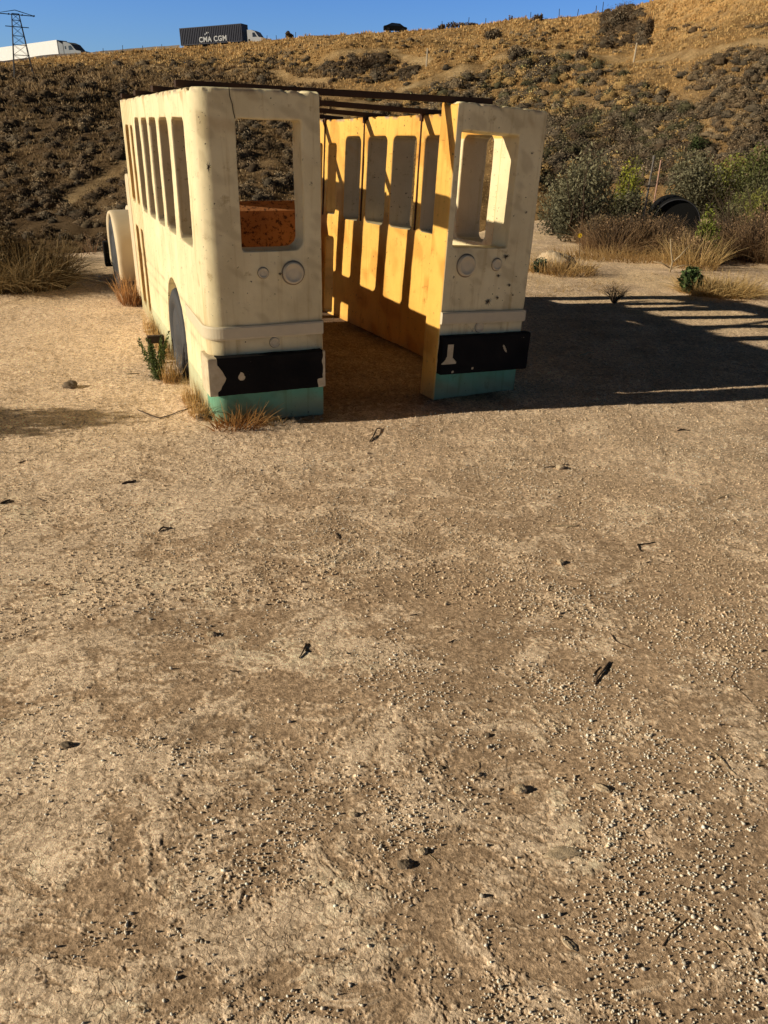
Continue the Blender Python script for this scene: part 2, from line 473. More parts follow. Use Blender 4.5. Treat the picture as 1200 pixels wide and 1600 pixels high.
def build_terrain():
    az = np.concatenate([np.radians(np.arange(-180, -47, 3.0)), np.radians(np.arange(-46, 46.01, .13)), np.radians(np.arange(48, 180.1, 3.0))])
    rr = [.35]
    while rr[-1] < .8: rr.append(rr[-1] * 1.02)
    while rr[-1] < 3.6: rr.append(rr[-1] * 1.0028)
    while rr[-1] < 14: rr.append(rr[-1] * 1.0055)
    while rr[-1] < 260: rr.append(rr[-1] * 1.009)
    while rr[-1] < 4000: rr.append(rr[-1] * 1.12)
    rr = np.array(rr)
    A, Rr = np.meshgrid(az, rr)
    X = Rr * np.sin(A); Y = Rr * np.cos(A)
    h = hill(X, Y); rel, crust = relief(X, Y)
    re = np.interp(A, _re_a, _re_r)
    Z = h + rel * (1 - smooth(30, 60, Rr))
    # ---- ground colours
    dark = np.array([.635, .468, .315]); pale = np.array([1.08, .865, .635]); straw = np.array([1.0, .78, .51])
    k = crust[..., None]
    speck = (fbm(X * 3.1, Y * 3.1, 4, 71) + .5 * fbm(X * 24, Y * 24, 3, 72))[..., None]
    col = dark * (1 - k) + pale * k
    far = smooth(2.6, 4.6, Rr)[..., None] * (.45 + .35 * speck)
    col = col * (1 - far) + pale * .93 * far
    fs = (smooth(6.5, 9.0, Rr) * smooth(-.25, .2, fbm(X * .8, Y * .8, 3, 77)))[..., None] * .8
    col = col * (1 - fs) + straw * fs
    col *= (1 + .16 * speck)
    # ---- reddish dirt on the bus floor, its colour darkened for the shade inside
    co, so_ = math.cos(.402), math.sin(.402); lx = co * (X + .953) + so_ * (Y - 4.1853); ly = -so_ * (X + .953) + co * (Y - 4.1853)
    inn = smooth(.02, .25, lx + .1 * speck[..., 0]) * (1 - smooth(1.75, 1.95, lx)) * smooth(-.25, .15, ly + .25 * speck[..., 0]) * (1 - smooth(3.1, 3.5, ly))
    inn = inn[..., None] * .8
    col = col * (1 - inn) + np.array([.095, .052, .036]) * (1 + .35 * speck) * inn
    # ---- hillside colours
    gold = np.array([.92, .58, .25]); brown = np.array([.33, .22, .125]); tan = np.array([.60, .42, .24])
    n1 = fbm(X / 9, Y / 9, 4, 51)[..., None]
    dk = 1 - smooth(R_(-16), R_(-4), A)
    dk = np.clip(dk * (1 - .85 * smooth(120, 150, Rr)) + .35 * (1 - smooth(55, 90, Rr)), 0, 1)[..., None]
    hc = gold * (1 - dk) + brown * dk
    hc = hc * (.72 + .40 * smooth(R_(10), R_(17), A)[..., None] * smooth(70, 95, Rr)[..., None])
    w = smooth(-.25, .3, n1) * .5
    hc = hc * (1 - w) + tan * w * (1 - dk * .4) + 0 * n1
    mixh = smooth(0, 5, Rr - re)[..., None]
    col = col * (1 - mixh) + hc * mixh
    return az, rr, X, Y, Z, np.concatenate([np.clip(col, 0.01, 1.1), crust[..., None] * (1 - smooth(6, 12, Rr))[..., None]], -1)


az, rr, X, Y, Z, COL = build_terrain()
NA = len(az)
TRACK_LIT_LINES = []  # pale tracks, plus sunlit ridge edges painted into the terrain colour
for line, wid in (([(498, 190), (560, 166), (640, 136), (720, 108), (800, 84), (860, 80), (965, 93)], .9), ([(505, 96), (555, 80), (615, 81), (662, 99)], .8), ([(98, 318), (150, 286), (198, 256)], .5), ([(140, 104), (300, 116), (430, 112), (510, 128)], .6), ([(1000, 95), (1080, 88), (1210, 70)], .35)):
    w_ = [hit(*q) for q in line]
    for a, b in zip(w_[:-1], w_[1:]): TRACK_LIT_LINES.append((a[:2], b[:2], wid))


def track_lit_mask(x, y, k=1.0):
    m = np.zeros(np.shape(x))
    for a, b, wid in TRACK_LIT_LINES:
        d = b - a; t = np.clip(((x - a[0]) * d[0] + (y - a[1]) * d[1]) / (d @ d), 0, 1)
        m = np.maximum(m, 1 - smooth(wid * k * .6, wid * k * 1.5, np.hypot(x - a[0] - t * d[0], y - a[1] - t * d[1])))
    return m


_tm = (track_lit_mask(X, Y) * (.6 + .6 * gnoise(X * .7, Y * .7, 95)))[..., None].clip(0, .9)
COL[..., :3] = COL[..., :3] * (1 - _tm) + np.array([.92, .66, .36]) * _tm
SPLIT = int(np.searchsorted(rr, 24.0))


def grid_obj(name, i0, i1, mat, centre=False):
    V = np.stack([X[i0:i1], Y[i0:i1], Z[i0:i1]], -1).reshape(-1, 3); c = COL[i0:i1].reshape(-1, 4)
    n = i1 - i0
    a = np.arange(n - 1)[:, None] * NA + np.arange(NA)[None]
    b = np.arange(n - 1)[:, None] * NA + (np.arange(NA)[None] + 1) % NA
    Fq = np.stack([a, b, b + NA, a + NA], -1).reshape(-1, 4)[:, ::-1]
    return link(name, mesh_np(name, V, Fq, True, c), mat)


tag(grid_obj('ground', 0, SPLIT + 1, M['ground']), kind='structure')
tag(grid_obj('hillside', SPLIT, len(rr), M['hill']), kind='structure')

# ------------------------------------------------------------------ gravel: thousands of tiny pale pebbles (stuff)
def build_gravel():
    n = 150000
    r = .72 + 7.0 * rng.random(n) ** 1.25; a = np.radians(rng.uniform(-43, 43, n))
    x = r * np.sin(a); y = r * np.cos(a)
    rel, crust = relief(x, y)
    clump = fbm(x * 2.3, y * 2.3, 4, 80) + .5 * fbm(x * 9, y * 9, 2, 83)
    right = smooth(-1.2, 1.2, x)
    keep = rng.random(n) < np.clip(.16 + .26 * right + 1.7 * clump - .36 * crust * (1 - .3 * right), .02, 1)
    x, y, r = x[keep], y[keep], r[keep]
    n0 = len(x); m = 230000
    r2 = 2.4 + 7.5 * rng.random(m) ** .9; a2 = np.radians(rng.uniform(-30, 30, m)); x2 = r2 * np.sin(a2); y2 = r2 * np.cos(a2)
    k2 = rng.random(m) < np.clip(.50 + .9 * fbm(x2 * 1.9, y2 * 1.9, 4, 85) + .5 * fbm(x2 * 8, y2 * 8, 2, 86), .10, 1)
    x = np.concatenate([x, x2[k2]]); y = np.concatenate([y, y2[k2]]); r = np.concatenate([r, r2[k2]])
    n = len(x)
    z = ground_z(x, y)
    s = np.clip(rng.lognormal(math.log(.00195), .34, n), .0010, .0046)
    s[n0:] = np.clip(rng.lognormal(math.log(.0021), .38, n - n0), .0012, .0058)
    gritty = np.arange(n) >= n0
    # subdivided octahedron
    o = np.array([(1, 0, 0), (-1, 0, 0), (0, 1, 0), (0, -1, 0), (0, 0, 1), (0, 0, -1)], float)
    tri = [(0, 2, 4), (2, 1, 4), (1, 3, 4), (3, 0, 4), (2, 0, 5), (1, 2, 5), (3, 1, 5), (0, 3, 5)]
    vs = list(map(tuple, o)); mid = {}; sub = []

    def mp(i, j):
        k = (min(i, j), max(i, j))
        if k not in mid:
            v = np.array(vs[i]) + np.array(vs[j]); v /= np.linalg.norm(v); vs.append(tuple(v)); mid[k] = len(vs) - 1
        return mid[k]
    for q in tri:
        ab, bc, ca = mp(q[0], q[1]), mp(q[1], q[2]), mp(q[2], q[0])
        sub += [(q[0], ab, ca), (ab, q[1], bc), (ca, bc, q[2]), (ab, bc, ca)]
    hi = (np.array(vs), np.array(sub)); lo = (o, np.array(tri))
    Vs, Fs, Cs, off = [], [], [], 0
    for sel, (bv, bf) in ((r < 2.7, hi), (r >= 2.7, lo)):
        k = int(sel.sum())
        sc = s[sel][:, None, None] * rng.uniform(.62, 1.3, (k, 1, 3)); th = rng.uniform(0, 6.28, k)
        v = bv[None] * (1 + .17 * rng.standard_normal((k, len(bv), 1))) * sc
        c_, s_ = np.cos(th)[:, None], np.sin(th)[:, None]
        v = np.stack([v[..., 0] * c_ - v[..., 1] * s_, v[..., 0] * s_ + v[..., 1] * c_, v[..., 2]], -1)
        v += np.stack([x[sel], y[sel], z[sel] + s[sel] * rng.uniform(.15, .65, k)], -1)[:, None]
        t = rng.random((k, 1, 1))
        t = t ** .6; c = np.array([.95, .89, .76]) * t + np.array([.66, .52, .34]) * (1 - t)
        gsel = gritty[sel][:, None, None]; c = np.where(gsel, np.array([.80, .625, .42]), c)
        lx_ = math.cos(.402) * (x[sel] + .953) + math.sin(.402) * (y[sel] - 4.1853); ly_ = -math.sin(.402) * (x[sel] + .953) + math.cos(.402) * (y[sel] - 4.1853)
        dim = 1 - .72 * (smooth(.0, .2, lx_) * (1 - smooth(1.7, 1.95, lx_)) * smooth(-.2, .1, ly_))[:, None, None]  # pebbles inside the bus darkened in colour like the shaded floor
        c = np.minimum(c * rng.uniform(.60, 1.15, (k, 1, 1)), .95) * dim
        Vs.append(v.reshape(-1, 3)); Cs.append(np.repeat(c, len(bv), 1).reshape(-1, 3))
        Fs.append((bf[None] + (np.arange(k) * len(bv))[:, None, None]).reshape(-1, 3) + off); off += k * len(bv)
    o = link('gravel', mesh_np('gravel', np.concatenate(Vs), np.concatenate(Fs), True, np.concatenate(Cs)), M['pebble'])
    tag(o, 'tiny pale round pebbles scattered over the bare dirt', 'gravel', kind='stuff')


build_gravel()

# ------------------------------------------------------------------ plants
def unit(n):
    v = rng.standard_normal((n, 3)); return v / np.linalg.norm(v, axis=1)[:, None]


def leaf_tris(P, size, flat=0.0):
    """Two-triangle leaves (quads) at points P with random directions."""
    n = len(P); d = unit(n); d[:, 2] *= (1 - flat); e = unit(n)
    e = np.cross(d, e); e /= np.linalg.norm(e, axis=1)[:, None] + 1e-9
    s = (size * rng.uniform(.6, 1.4, n))[:, None]
    V = np.stack([P - d * s, P + e * s * .42, P + d * s, P - e * s * .42], 1).reshape(-1, 3)
    return V, np.arange(4 * n).reshape(-1, 4)


def crown_points(n, rx, ry, rz, lumps=7):
    """Points in an uneven clumpy crown, hull heavier than the core; base at z=0."""
    c = unit(lumps) * np.array([rx, ry, rz]) * .55 * rng.random((lumps, 1)) ** .4
    c[:, 2] = np.abs(c[:, 2]) + rz * .25
    w = rng.uniform(.5, 1.2, lumps); k = rng.choice(lumps, n, p=w / w.sum())
    q = unit(n) * (rng.random((n, 1)) ** .45) * np.array([rx, ry, rz]) * rng.uniform(.34, .58, lumps)[k][:, None]
    P = c[k] + q; P[:, 2] = np.abs(P[:, 2])
    return P, k


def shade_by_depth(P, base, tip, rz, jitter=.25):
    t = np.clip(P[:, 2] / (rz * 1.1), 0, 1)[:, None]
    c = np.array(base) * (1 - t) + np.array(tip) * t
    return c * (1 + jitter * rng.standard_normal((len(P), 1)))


def shrub(name, loc, rx, ry, rz, base, tip, label, cat='shrub', group=None, leaves=2600, size=.03, twigs=26, twig_mat='twig', flat=0.0):
    root = empty(name, loc); tag(root, label, cat, group)
    P, _ = crown_points(leaves, rx, ry, rz)
    V, Fq = leaf_tris(P, size, flat)
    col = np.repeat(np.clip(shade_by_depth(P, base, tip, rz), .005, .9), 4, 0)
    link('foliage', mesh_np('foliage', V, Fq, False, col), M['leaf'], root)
    bm = bmesh.new()
    for i in range(twigs):
        a = rng.uniform(0, 6.28); e = np.array([math.cos(a) * rx, math.sin(a) * ry, rz * rng.uniform(.5, 1.15)]) * np.array([rng.uniform(.2, 1), rng.uniform(.2, 1), 1])
        m1 = e * .5 + rng.standard_normal(3) * .06 * rz; m1[2] = abs(m1[2])
        polytube(bm, [(e[0] * .08, e[1] * .08, -.03), m1, e], [.012 * rz + .003, .006 * rz + .002, .002], 4)
    obj_bm('stems', bm, M[twig_mat], root)
    return root


def blades(n, radius, h, base, tip, lean=.5, width=.004, spread=1.0, seg=3, droop=.3):
    """Grass blades as tapered strips: returns V, F, colours."""
    a = rng.uniform(0, 6.28, n); rr_ = radius * np.sqrt(rng.random(n))
    P0 = np.stack([rr_ * np.cos(a), rr_ * np.sin(a), np.full(n, -.01)], 1)
    b = a + rng.normal(0, .9, n) * spread; L = h * rng.uniform(.45, 1.1, n); ln = lean * rng.uniform(.1, 1.1, n)
    D = np.stack([np.cos(b) * ln, np.sin(b) * ln, np.ones(n)], 1); D /= np.linalg.norm(D, axis=1)[:, None]
    S = np.stack([-np.sin(b), np.cos(b), np.zeros(n)], 1)
    tw = rng.uniform(0, 3.14, n)[:, None]
    S = S * np.cos(tw) + np.cross(D, S) * np.sin(tw)
    Vs, Cs = [], []
    for i in range(seg + 1):
        t = i / seg
        c = P0 + D * (L * t)[:, None]; c[:, 2] -= droop * L * ln * t * t; c[:, :2] += (np.stack([np.cos(b), np.sin(b)], 1) * (droop * L * ln * t * t)[:, None])
        w = (width * (1 - t * .85) * rng.uniform(.8, 1.2, n))[:, None]
        Vs += [c - S * w, c + S * w]
        cc = (np.array(base) * (1 - t) + np.array(tip) * t)[None] * (1 + .22 * rng.standard_normal((n, 1)))
        Cs += [cc, cc]
    V = np.stack(Vs, 1); Cc = np.clip(np.stack(Cs, 1), .01, .9); k = 2 * (seg + 1)
    f = np.array([(2 * i, 2 * i + 1, 2 * i + 3, 2 * i + 2) for i in range(seg)])
    Fq = (f[None] + (np.arange(n) * k)[:, None, None]).reshape(-1, 4)
    return V.reshape(-1, 3), Fq, Cc.reshape(-1, 3)


GOLD0, GOLD1 = (.40, .22, .07), (.62, .42, .17)


def tuft(name, loc, radius, h, n, label, cat='grass tuft', group=None, base=GOLD0, tip=GOLD1, lean=.5, width=.004, sx=1.0, sy=1.0, rz=0.0):
    V, Fq, c = blades(n, radius, h, base, tip, lean, width)
    V[:, 0] *= sx; V[:, 1] *= sy
    o = link(name, mesh_np(name, V, Fq, False, c), M['straw']); o.location = loc; o.rotation_euler = (0, 0, rz)
    return tag(o, label, cat, group)


def join_np(parts):
    Vs, Fs, Cs, off = [], [], [], 0
    for V, Fq, c in parts:
        Vs.append(V); Fs.append(Fq + off); Cs.append(c); off += len(V)
    return np.concatenate(Vs), np.concatenate(Fs), np.concatenate(Cs)

# ------------------------------------------------------------------ the concrete play bus
HT, LW, WP, TP, TI = 1.648, 3.16, .636, .166, .140
WIN = [(.322, .650), (.780, 1.120), (1.225, 1.565), (1.655, 1.957), (2.071, 2.344)]
CREAM = np.array([.87, .75, .47]); YEL = np.array([.94, .52, .115]); GREEN = np.array([.15, .40, .27])
SHADED_JAMB = np.array([.44, .34, .235])  # cream greyed to put the shade on window jambs into the paint


def frame(o, yaw, lean, tilt):
    Rz = Matrix.Rotation(yaw, 4, 'Z'); Ry = Matrix.Rotation(lean, 4, 'Y'); Rx = Matrix.Rotation(tilt, 4, 'X')
    return Matrix.Translation(o) @ Rz @ Ry @ Rx


ML = frame((-.953, 4.1853, .008), .4020, -.0138, -.0016)
MR = frame((.8303, 5.0849, -.0139), .5203, .0422, -.0261)

bus = empty('play_bus', (0, 0, 0))
tag(bus, 'roofless concrete play bus with cream outside and yellow inside walls', 'play bus')


def remeshed(bm, cutters, voxel, sm_it=1):
    me = bpy.data.meshes.new('tmp'); bmesh.ops.recalc_face_normals(bm, faces=bm.faces); bm.to_mesh(me); bm.free()
    o = bpy.data.objects.new('tmp', me); C.objects.link(o)
    cut = []
    for cb in cutters:
        cm = bpy.data.meshes.new('cut'); bmesh.ops.recalc_face_normals(cb, faces=cb.faces); cb.to_mesh(cm); cb.free()
        co = bpy.data.objects.new('cut', cm); C.objects.link(co); cut.append(co)
        md = o.modifiers.new('b', 'BOOLEAN'); md.operation = 'DIFFERENCE'; md.object = co; md.solver = 'EXACT'
    md = o.modifiers.new('r', 'REMESH'); md.mode = 'VOXEL'; md.voxel_size = voxel; md.adaptivity = 0
    md = o.modifiers.new('s', 'SMOOTH'); md.factor = .5; md.iterations = sm_it
    dg = bpy.context.evaluated_depsgraph_get(); dg.update()
    ev = bpy.data.meshes.new_from_object(o.evaluated_get(dg))
    for q in cut + [o]: bpy.data.objects.remove(q)
    return ev


def body_half(side):
    """side=+1: half with its outer corner at x=0 and the panel towards +x; -1 mirrored."""
    s = side; bm = bmesh.new()
    rad = .095 if s > 0 else .03
    xo = 0 if s > 0 else -.052
    poly = [(xo, LW), (TI, LW), (TI, TP), (WP, TP), (WP, 0)]
    for i in range(0, 13):
        a = R_(270 - 90 * i / 12); poly.append((rad + rad * math.cos(a), rad + rad * math.sin(a)))
    if s < 0: poly += [(0, .20), (xo, .22)]
    poly = [(s * x, y) for x, y in poly]
    if s < 0: poly = poly[::-1]
    prism(bm, poly, 'z', -.12, HT)
    cb = bmesh.new()
    for y0, y1 in ([(.235, .650)] + WIN[1:] if s > 0 else WIN): prism(cb, rrect(y0, y1, .895, 1.517, .045), 'x', -.3 if s > 0 else -.3, .3)
    wx = (.207, .537) if s > 0 else (-.592, -.196)
    zb_, zt_ = (.905, 1.517) if s > 0 else (.895, 1.505)
    rb = .055 if s > 0 else .02
    pw = [(wx[0], zb_), (wx[1] - rb, zb_)] + [(wx[1] - rb + rb * math.cos(R_(a)), zb_ + rb + rb * math.sin(R_(a))) for a in (-72, -54, -36, -18, 0)] + [(wx[1], zt_), (wx[0], zt_)]
    prism(cb, pw, 'y', -.1, TP + .06)
    for y0, y1 in ((2.50, 2.665), (2.775, 3.0)):
        prism(cb, rrect(y0, y1, .915, 1.468, .03), 'x', -.3, .3)
        prism(cb, rrect(y0, y1, .09, .735, .03), 'x', -.3, .3)
    if s > 0:      # rear wheel arch and shallow door grooves on the outside
        arch = [(1.13 + .35 * math.cos(R_(a)), .25 + .35 * math.sin(R_(a))) for a in range(0, 181, 12)] + [(.78, -.2), (1.48, -.2)]
        prism(cb, arch[:16] + [(.78, -.2), (1.48, -.2)], 'x', -.05, .055)
        for y in (2.42, 2.46, 2.705, 2.735, 3.05, 3.09): prism(cb, [(y - .008, .10), (y + .008, .10), (y + .008, 1.50), (y - .008, 1.50)], 'x', -.05, .014)
        prism(cb, [(.14, .70), (.185, .70), (.185, .775), (.14, .775)], 'x', -.05, .012)
        prism(cb, [(.12, .84), (2.38, .84), (2.38, .848), (.12, .848)], 'x', -.05, .006)
    me = remeshed(bm, [cb], .0085)
    n = len(me.vertices); P = np.empty(n * 3, np.float32); me.vertices.foreach_get('co', P); P = P.reshape(-1, 3).astype(float)
    Nn = np.empty(n * 3, np.float32); me.vertex_normals.foreach_get('vector', Nn); Nn = Nn.reshape(-1, 3).astype(float)
    # cast unevenness and chipped top edge
    disp = .0035 * gn3(P, 2.2, 1) + .0016 * gn3(P, 9, 2) + .0006 * gn3(P, 40, 3)
    edge = smooth(HT - .03, HT - .004, P[:, 2])
    disp -= edge * np.clip(gn3(P, 17, 6) - .16, 0, .5) * .05
    P2 = P + Nn * disp[:, None]
    me.vertices.foreach_set('co', P2.astype(np.float32).ravel())
    me.polygons.foreach_set('use_smooth', np.ones(len(me.polygons), dtype=bool)); me.update()
    # paint
    ax = s * P[:, 0]
    col = np.tile(CREAM, (n, 1))
    nx = s * Nn[:, 0]
    inner_side = (ax > TI - .012) & (P[:, 1] > TP - .012) & (nx > .55) & ((P[:, 1] > .70) | (P[:, 2] > 1.5) | (s > 0))
    aisle = (ax > WP - .02) & (nx > .5)
    back = (P[:, 1] > TP - .012) & (P[:, 1] < TP + .02) & (Nn[:, 1] > .5) & (ax > TI)
    top = (P[:, 2] > HT - .015)
    y_in = inner_side | back | (aisle if s < 0 else np.zeros(n, bool)) | (top & (ax > TI * .55) & (P[:, 1] > TP))
    col[y_in] = YEL
    jamb = (~y_in) & ((P[:, 2] > .88) | (P[:, 1] > 2.42)) & (P[:, 2] < 1.53) & (P[:, 1] > .2) & (np.abs(Nn[:, 1]) > .6)
    col[jamb] = CREAM * .35 + SHADED_JAMB * .65
    col[jamb & (P[:, 1] > 2.42)] = np.array([.85, .56, .22])
    g = (P[:, 2] < .168 + .006 * gn3(P, 14, 9)) & ~y_in & ((nx < -.4) | (P[:, 1] < .1))
    col[g] = GREEN
    sunlit_side = g & (P[:, 1] > .16)
    col[sunlit_side] = GREEN * .35 + CREAM * .6  # side green paled in colour to stand for sun on it
    # door surround on the outside is yellower and rusty between the leaves
    dz = smooth(2.40, 2.46, P[:, 1]) * (ax < .02) * (.55 + .45 * np.sin(P[:, 1] * 62))
    if s > 0: col = col * (1 - .55 * dz[:, None]) + np.array([.62, .40, .16]) * .55 * dz[:, None]
    # worn bare grey concrete on edges, soil splash near the ground, brown grime with crease shade painted along ledges
    wear = edge * smooth(.05, .3, gn3(P, 14, 13))
    col = col * (1 - wear[:, None]) + np.array([.42, .33, .23]) * wear[:, None]
    for zb_, k_ in ((.452, .030), (.531, -.016), (.375, .020)):
        ln = np.exp(-np.abs(P[:, 2] - zb_ + .004 * gn3(P, 9, 23)) / .009) * (.35 + .5 * smooth(-.1, .4, gn3(P, 6, 24))) * (~y_in)
        col = col * (1 - .55 * ln[:, None]) + np.array([.12, .075, .04]) * .55 * ln[:, None]
    smud = smooth(.12, .5, .5 * gn3(P, 9.5, 25) + .5 * gn3(P[:, [2, 0, 1]] * np.array([1, -1, 1]), 10.5, 48) + .35 * gn3(P, 24, 26)) * .42 * (~y_in) * (.25 + .75 * (P[:, 1] < .03))
    col = col * (1 - smud[:, None]) + col * np.array([.60, .54, .47]) * smud[:, None]
    rusty = smooth(.30, .62, gn3(P, 7.5, 27)) * smooth(1.25, 1.62, P[:, 2]) * .5
    col = col * (1 - rusty[:, None]) + np.array([.50, .27, .08]) * rusty[:, None]
    spl = (1 - smooth(.0, .16, P[:, 2] + .05 * gn3(P, 8, 15))) * .55
    col = col * (1 - spl[:, None]) + np.array([.36, .25, .14]) * spl[:, None]
    gr = smooth(.05, .5, .5 * gn3(P, 4.3, 17) + .5 * gn3(P[:, [2, 1, 0]] * np.array([1, 1, -1]), 5.1, 47)) * .35 * (.2 + .8 * (P[:, 1] < .03))
    col = col * (1 - gr[:, None]) + col * np.array([.72, .66, .58]) * gr[:, None]
    yw = y_in * smooth(.05, .45, gn3(P, 5, 19)) * .55
    col = col * (1 - yw[:, None]) + np.array([.62, .27, .04]) * yw[:, None]
    a = me.color_attributes.new('tint', 'FLOAT_COLOR', 'POINT'); cc = np.ones((n, 4), np.float32); cc[:, :3] = np.clip(col, .01, .9)
    a.data.foreach_set('color', cc.ravel())
    o = link('body_half', me, M['paint'], bus); o.matrix_local = ML if s > 0 else MR
    o['label'] = 'cream half with the rounded sunlit side wall' if s > 0 else 'half leaning outward with its yellow inside wall in view'
    return o


half_l = body_half(1); half_r = body_half(-1)


def disc(name, parent, x, z, r, depth, mat, ring=True):
    """Cast round lamp: a domed disc with a darker ring round it."""
    bm = bmesh.new(); n = 32
    prof = [(r * 1.16, -.004), (r * 1.14, .003), (r * 1.0, .003), (r * .98, depth), (r * .80, depth * 1.15), (r * .74, depth * .75), (r * .3, depth * .9), (0.0005, depth * .95)]
    rings = [[bm.verts.new((x + rr0 * math.cos(2 * math.pi * k / n), -d0, z + rr0 * math.sin(2 * math.pi * k / n))) for k in range(n)] for rr0, d0 in prof]
    for i in range(len(rings) - 1):
        for k in range(n):
            f = bm.faces.new((rings[i][k], rings[i][(k + 1) % n], rings[i + 1][(k + 1) % n], rings[i + 1][k]))
            f.material_index = 1 if i in (1,) else 0
    return obj_bm(name, bm, [mat, M['creamdark']], parent, True)


def ragged(bm, cx, cz, y, rx, rz, n=14, rough=.4, seed=0):
    rnd = random.Random(seed)
    vs = [bm.verts.new((cx + rx * math.cos(2 * math.pi * i / n) * (1 + rough * rnd.uniform(-1, .5)), y, cz + rz * math.sin(2 * math.pi * i / n) * (1 + rough * rnd.uniform(-1, .5)))) for i in range(n)]
    bm.faces.new(vs)


# rear lamps
for x, z, r in ((.31, .795, .027), (.472, .789, .056), (.357, .427, .027)): disc('lamp', half_l, x, z, r, .012 if r < .04 else .016, M['cream'])
for x, z, r in ((-.487, .794, .060), (-.265, .800, .034), (-.345, .431, .030)): disc('lamp', half_r, x, z, r, .012 if r < .04 else .018, M['cream'])


def band(parent, s, z0, z1, proud, wrap):
    bm = bmesh.new(); rad = .095 if s > 0 else .03
    path = [(WP - .004, 0)] + [(rad + rad * math.cos(R_(270 - 90 * i / 10)), rad + rad * math.sin(R_(270 - 90 * i / 10))) for i in range(11)] + [(0, wrap)]
    cols = []
    for i, (x, y) in enumerate(path):
        d = Vector(path[min(i + 1, len(path) - 1)]) - Vector(path[max(i - 1, 0)]); d.normalize(); nrm = Vector((-d.y, d.x))
        if nrm.dot(Vector((x - .3, y - .5))) < 0: nrm = -nrm
        t = proud * (1 if i < len(path) - 1 else .1)
        pr = [(-.02, z0), (t * .8, z0 + .003), (t, z0 + .012), (t, z1 - .012), (t * .7, z1 - .003), (-.02, z1)]
        cols.append([bm.verts.new((s * (x + nrm.x * a), y + nrm.y * a, z)) for a, z in pr])
    for i in range(len(cols) - 1):
        for k in range(5): bm.faces.new((cols[i][k], cols[i + 1][k], cols[i + 1][k + 1], cols[i][k + 1]))
    bm.faces.new(cols[0]); bm.faces.new(cols[-1][::-1])
    return obj_bm('trim_band', bm, M['cream'], parent, False)


band(half_l, 1, .455, .530, .016, 1.0 - .32)
band(half_r, -1, .455, .530, .018, .9)


def bumper(parent, x0, x1, z0, z1, y0, y1, chip, seed):
    bm = bmesh.new(); box(bm, x0, x1, y0, y1, z0, z1)
    bmesh.ops.subdivide_edges(bm, edges=bm.edges, cuts=1)
    me = bpy.data.meshes.new('b'); bm.to_mesh(me); bm.free()
    b2 = bmesh.new(); b2.from_mesh(me)
    ev = remeshed(b2, [], .007)
    n = len(ev.vertices); P = np.empty(n * 3, np.float32); ev.vertices.foreach_get('co', P); P = P.reshape(-1, 3).astype(float)
    Nn = np.empty(n * 3, np.float32); ev.vertex_normals.foreach_get('vector', Nn); Nn = Nn.reshape(-1, 3)
    P2 = P + Nn * (.0025 * gn3(P, 6, seed) + .0012 * gn3(P, 30, seed + 1))[:, None]
    ev.vertices.foreach_set('co', P2.astype(np.float32).ravel())
    t = chip(P)
    a = ev.color_attributes.new('tint', 'FLOAT_COLOR', 'POINT'); cc = np.ones((n, 4), np.float32); cc[:, :3] = np.clip(t, 0, 1)[:, None]
    a.data.foreach_set('color', cc.ravel())
    ev.polygons.foreach_set('use_smooth', np.ones(len(ev.polygons), dtype=bool)); ev.update()
    return link('bumper', ev, M['bumper'], parent)


def chip_l(P):
    x = P[:, 0]; z = P[:, 2]
    lim = .025 + .05 * np.clip(1 - np.abs(z - .265) / .075, 0, 1) + .008 * gn3(P, 30, 5)
    left = smooth(.012, -.012, x - lim)
    right = smooth(-.01, .01, x - (.614 + .012 * gn3(P, 22, 7) - .03 * (z < .22)))
    spot = smooth(.024, .014, np.hypot(x - .155, (z - .268) * 1.0) + .010 * gn3(P, 40, 8))
    return np.maximum(np.maximum(left, right), spot)


def chip_r(P):
    x = P[:, 0]; z = P[:, 2]
    bell = ((np.abs(x + .575) < .022 + .030 * smooth(.27, .225, z)) & (z > .222) & (z < .345)).astype(float)
    dots = smooth(.012, .006, np.hypot(x + .545, z - .175)) + smooth(.011, .006, np.hypot(x + .40, z - .19)) + smooth(.012, .006, np.hypot((x + .165) + .6 * (z - .3), (z - .30) * .35))
    return np.clip(bell + dots, 0, 1)


bl = bumper(half_l, -.022, .630, .165, .374, -.050, .16, chip_l, 31); bl['label'] = 'black bumper with its corner end chipped to cream'
br = bumper(half_r, -.630, .030, .160, .392, -.048, .02, chip_r, 41); br['label'] = 'black bumper with a bell shaped cream chip'

# splats of dark chipped paint, each one ragged flake
for par, spots in ((half_r, ((-.205, .845, .030, .8), (-.245, .735, .018, 1), (-.30, .585, .034, 1), (-.235, .605, .018, 1.3), (-.155, .68, .022, .8), (-.12, .62, .012, 1), (-.09, 1.10, .012, 1.2), (-.10, 1.42, .014, .8))), (half_l, ((.062, 1.30, .013, 2.8), (.40, .787, .013, 1)))):
    for i, (x, z, r, tall) in enumerate(spots):
        bm = bmesh.new(); rnd = random.Random(i + 5); n = 26; vs = []
        for k in range(n):
            a = 2 * math.pi * k / n; q = r * (rnd.uniform(.15, .5) if k % 2 else rnd.uniform(.5, 1.35))
            vs.append(bm.verts.new((x + q * math.cos(a), -.0062, z + q * math.sin(a) * .75 * tall)))
        c_ = bm.verts.new((x, -.0064, z))
        for k in range(n): bm.faces.new((c_, vs[k], vs[(k + 1) % n]))
        obj_bm('paint_chip', bm, M['chip'], par)

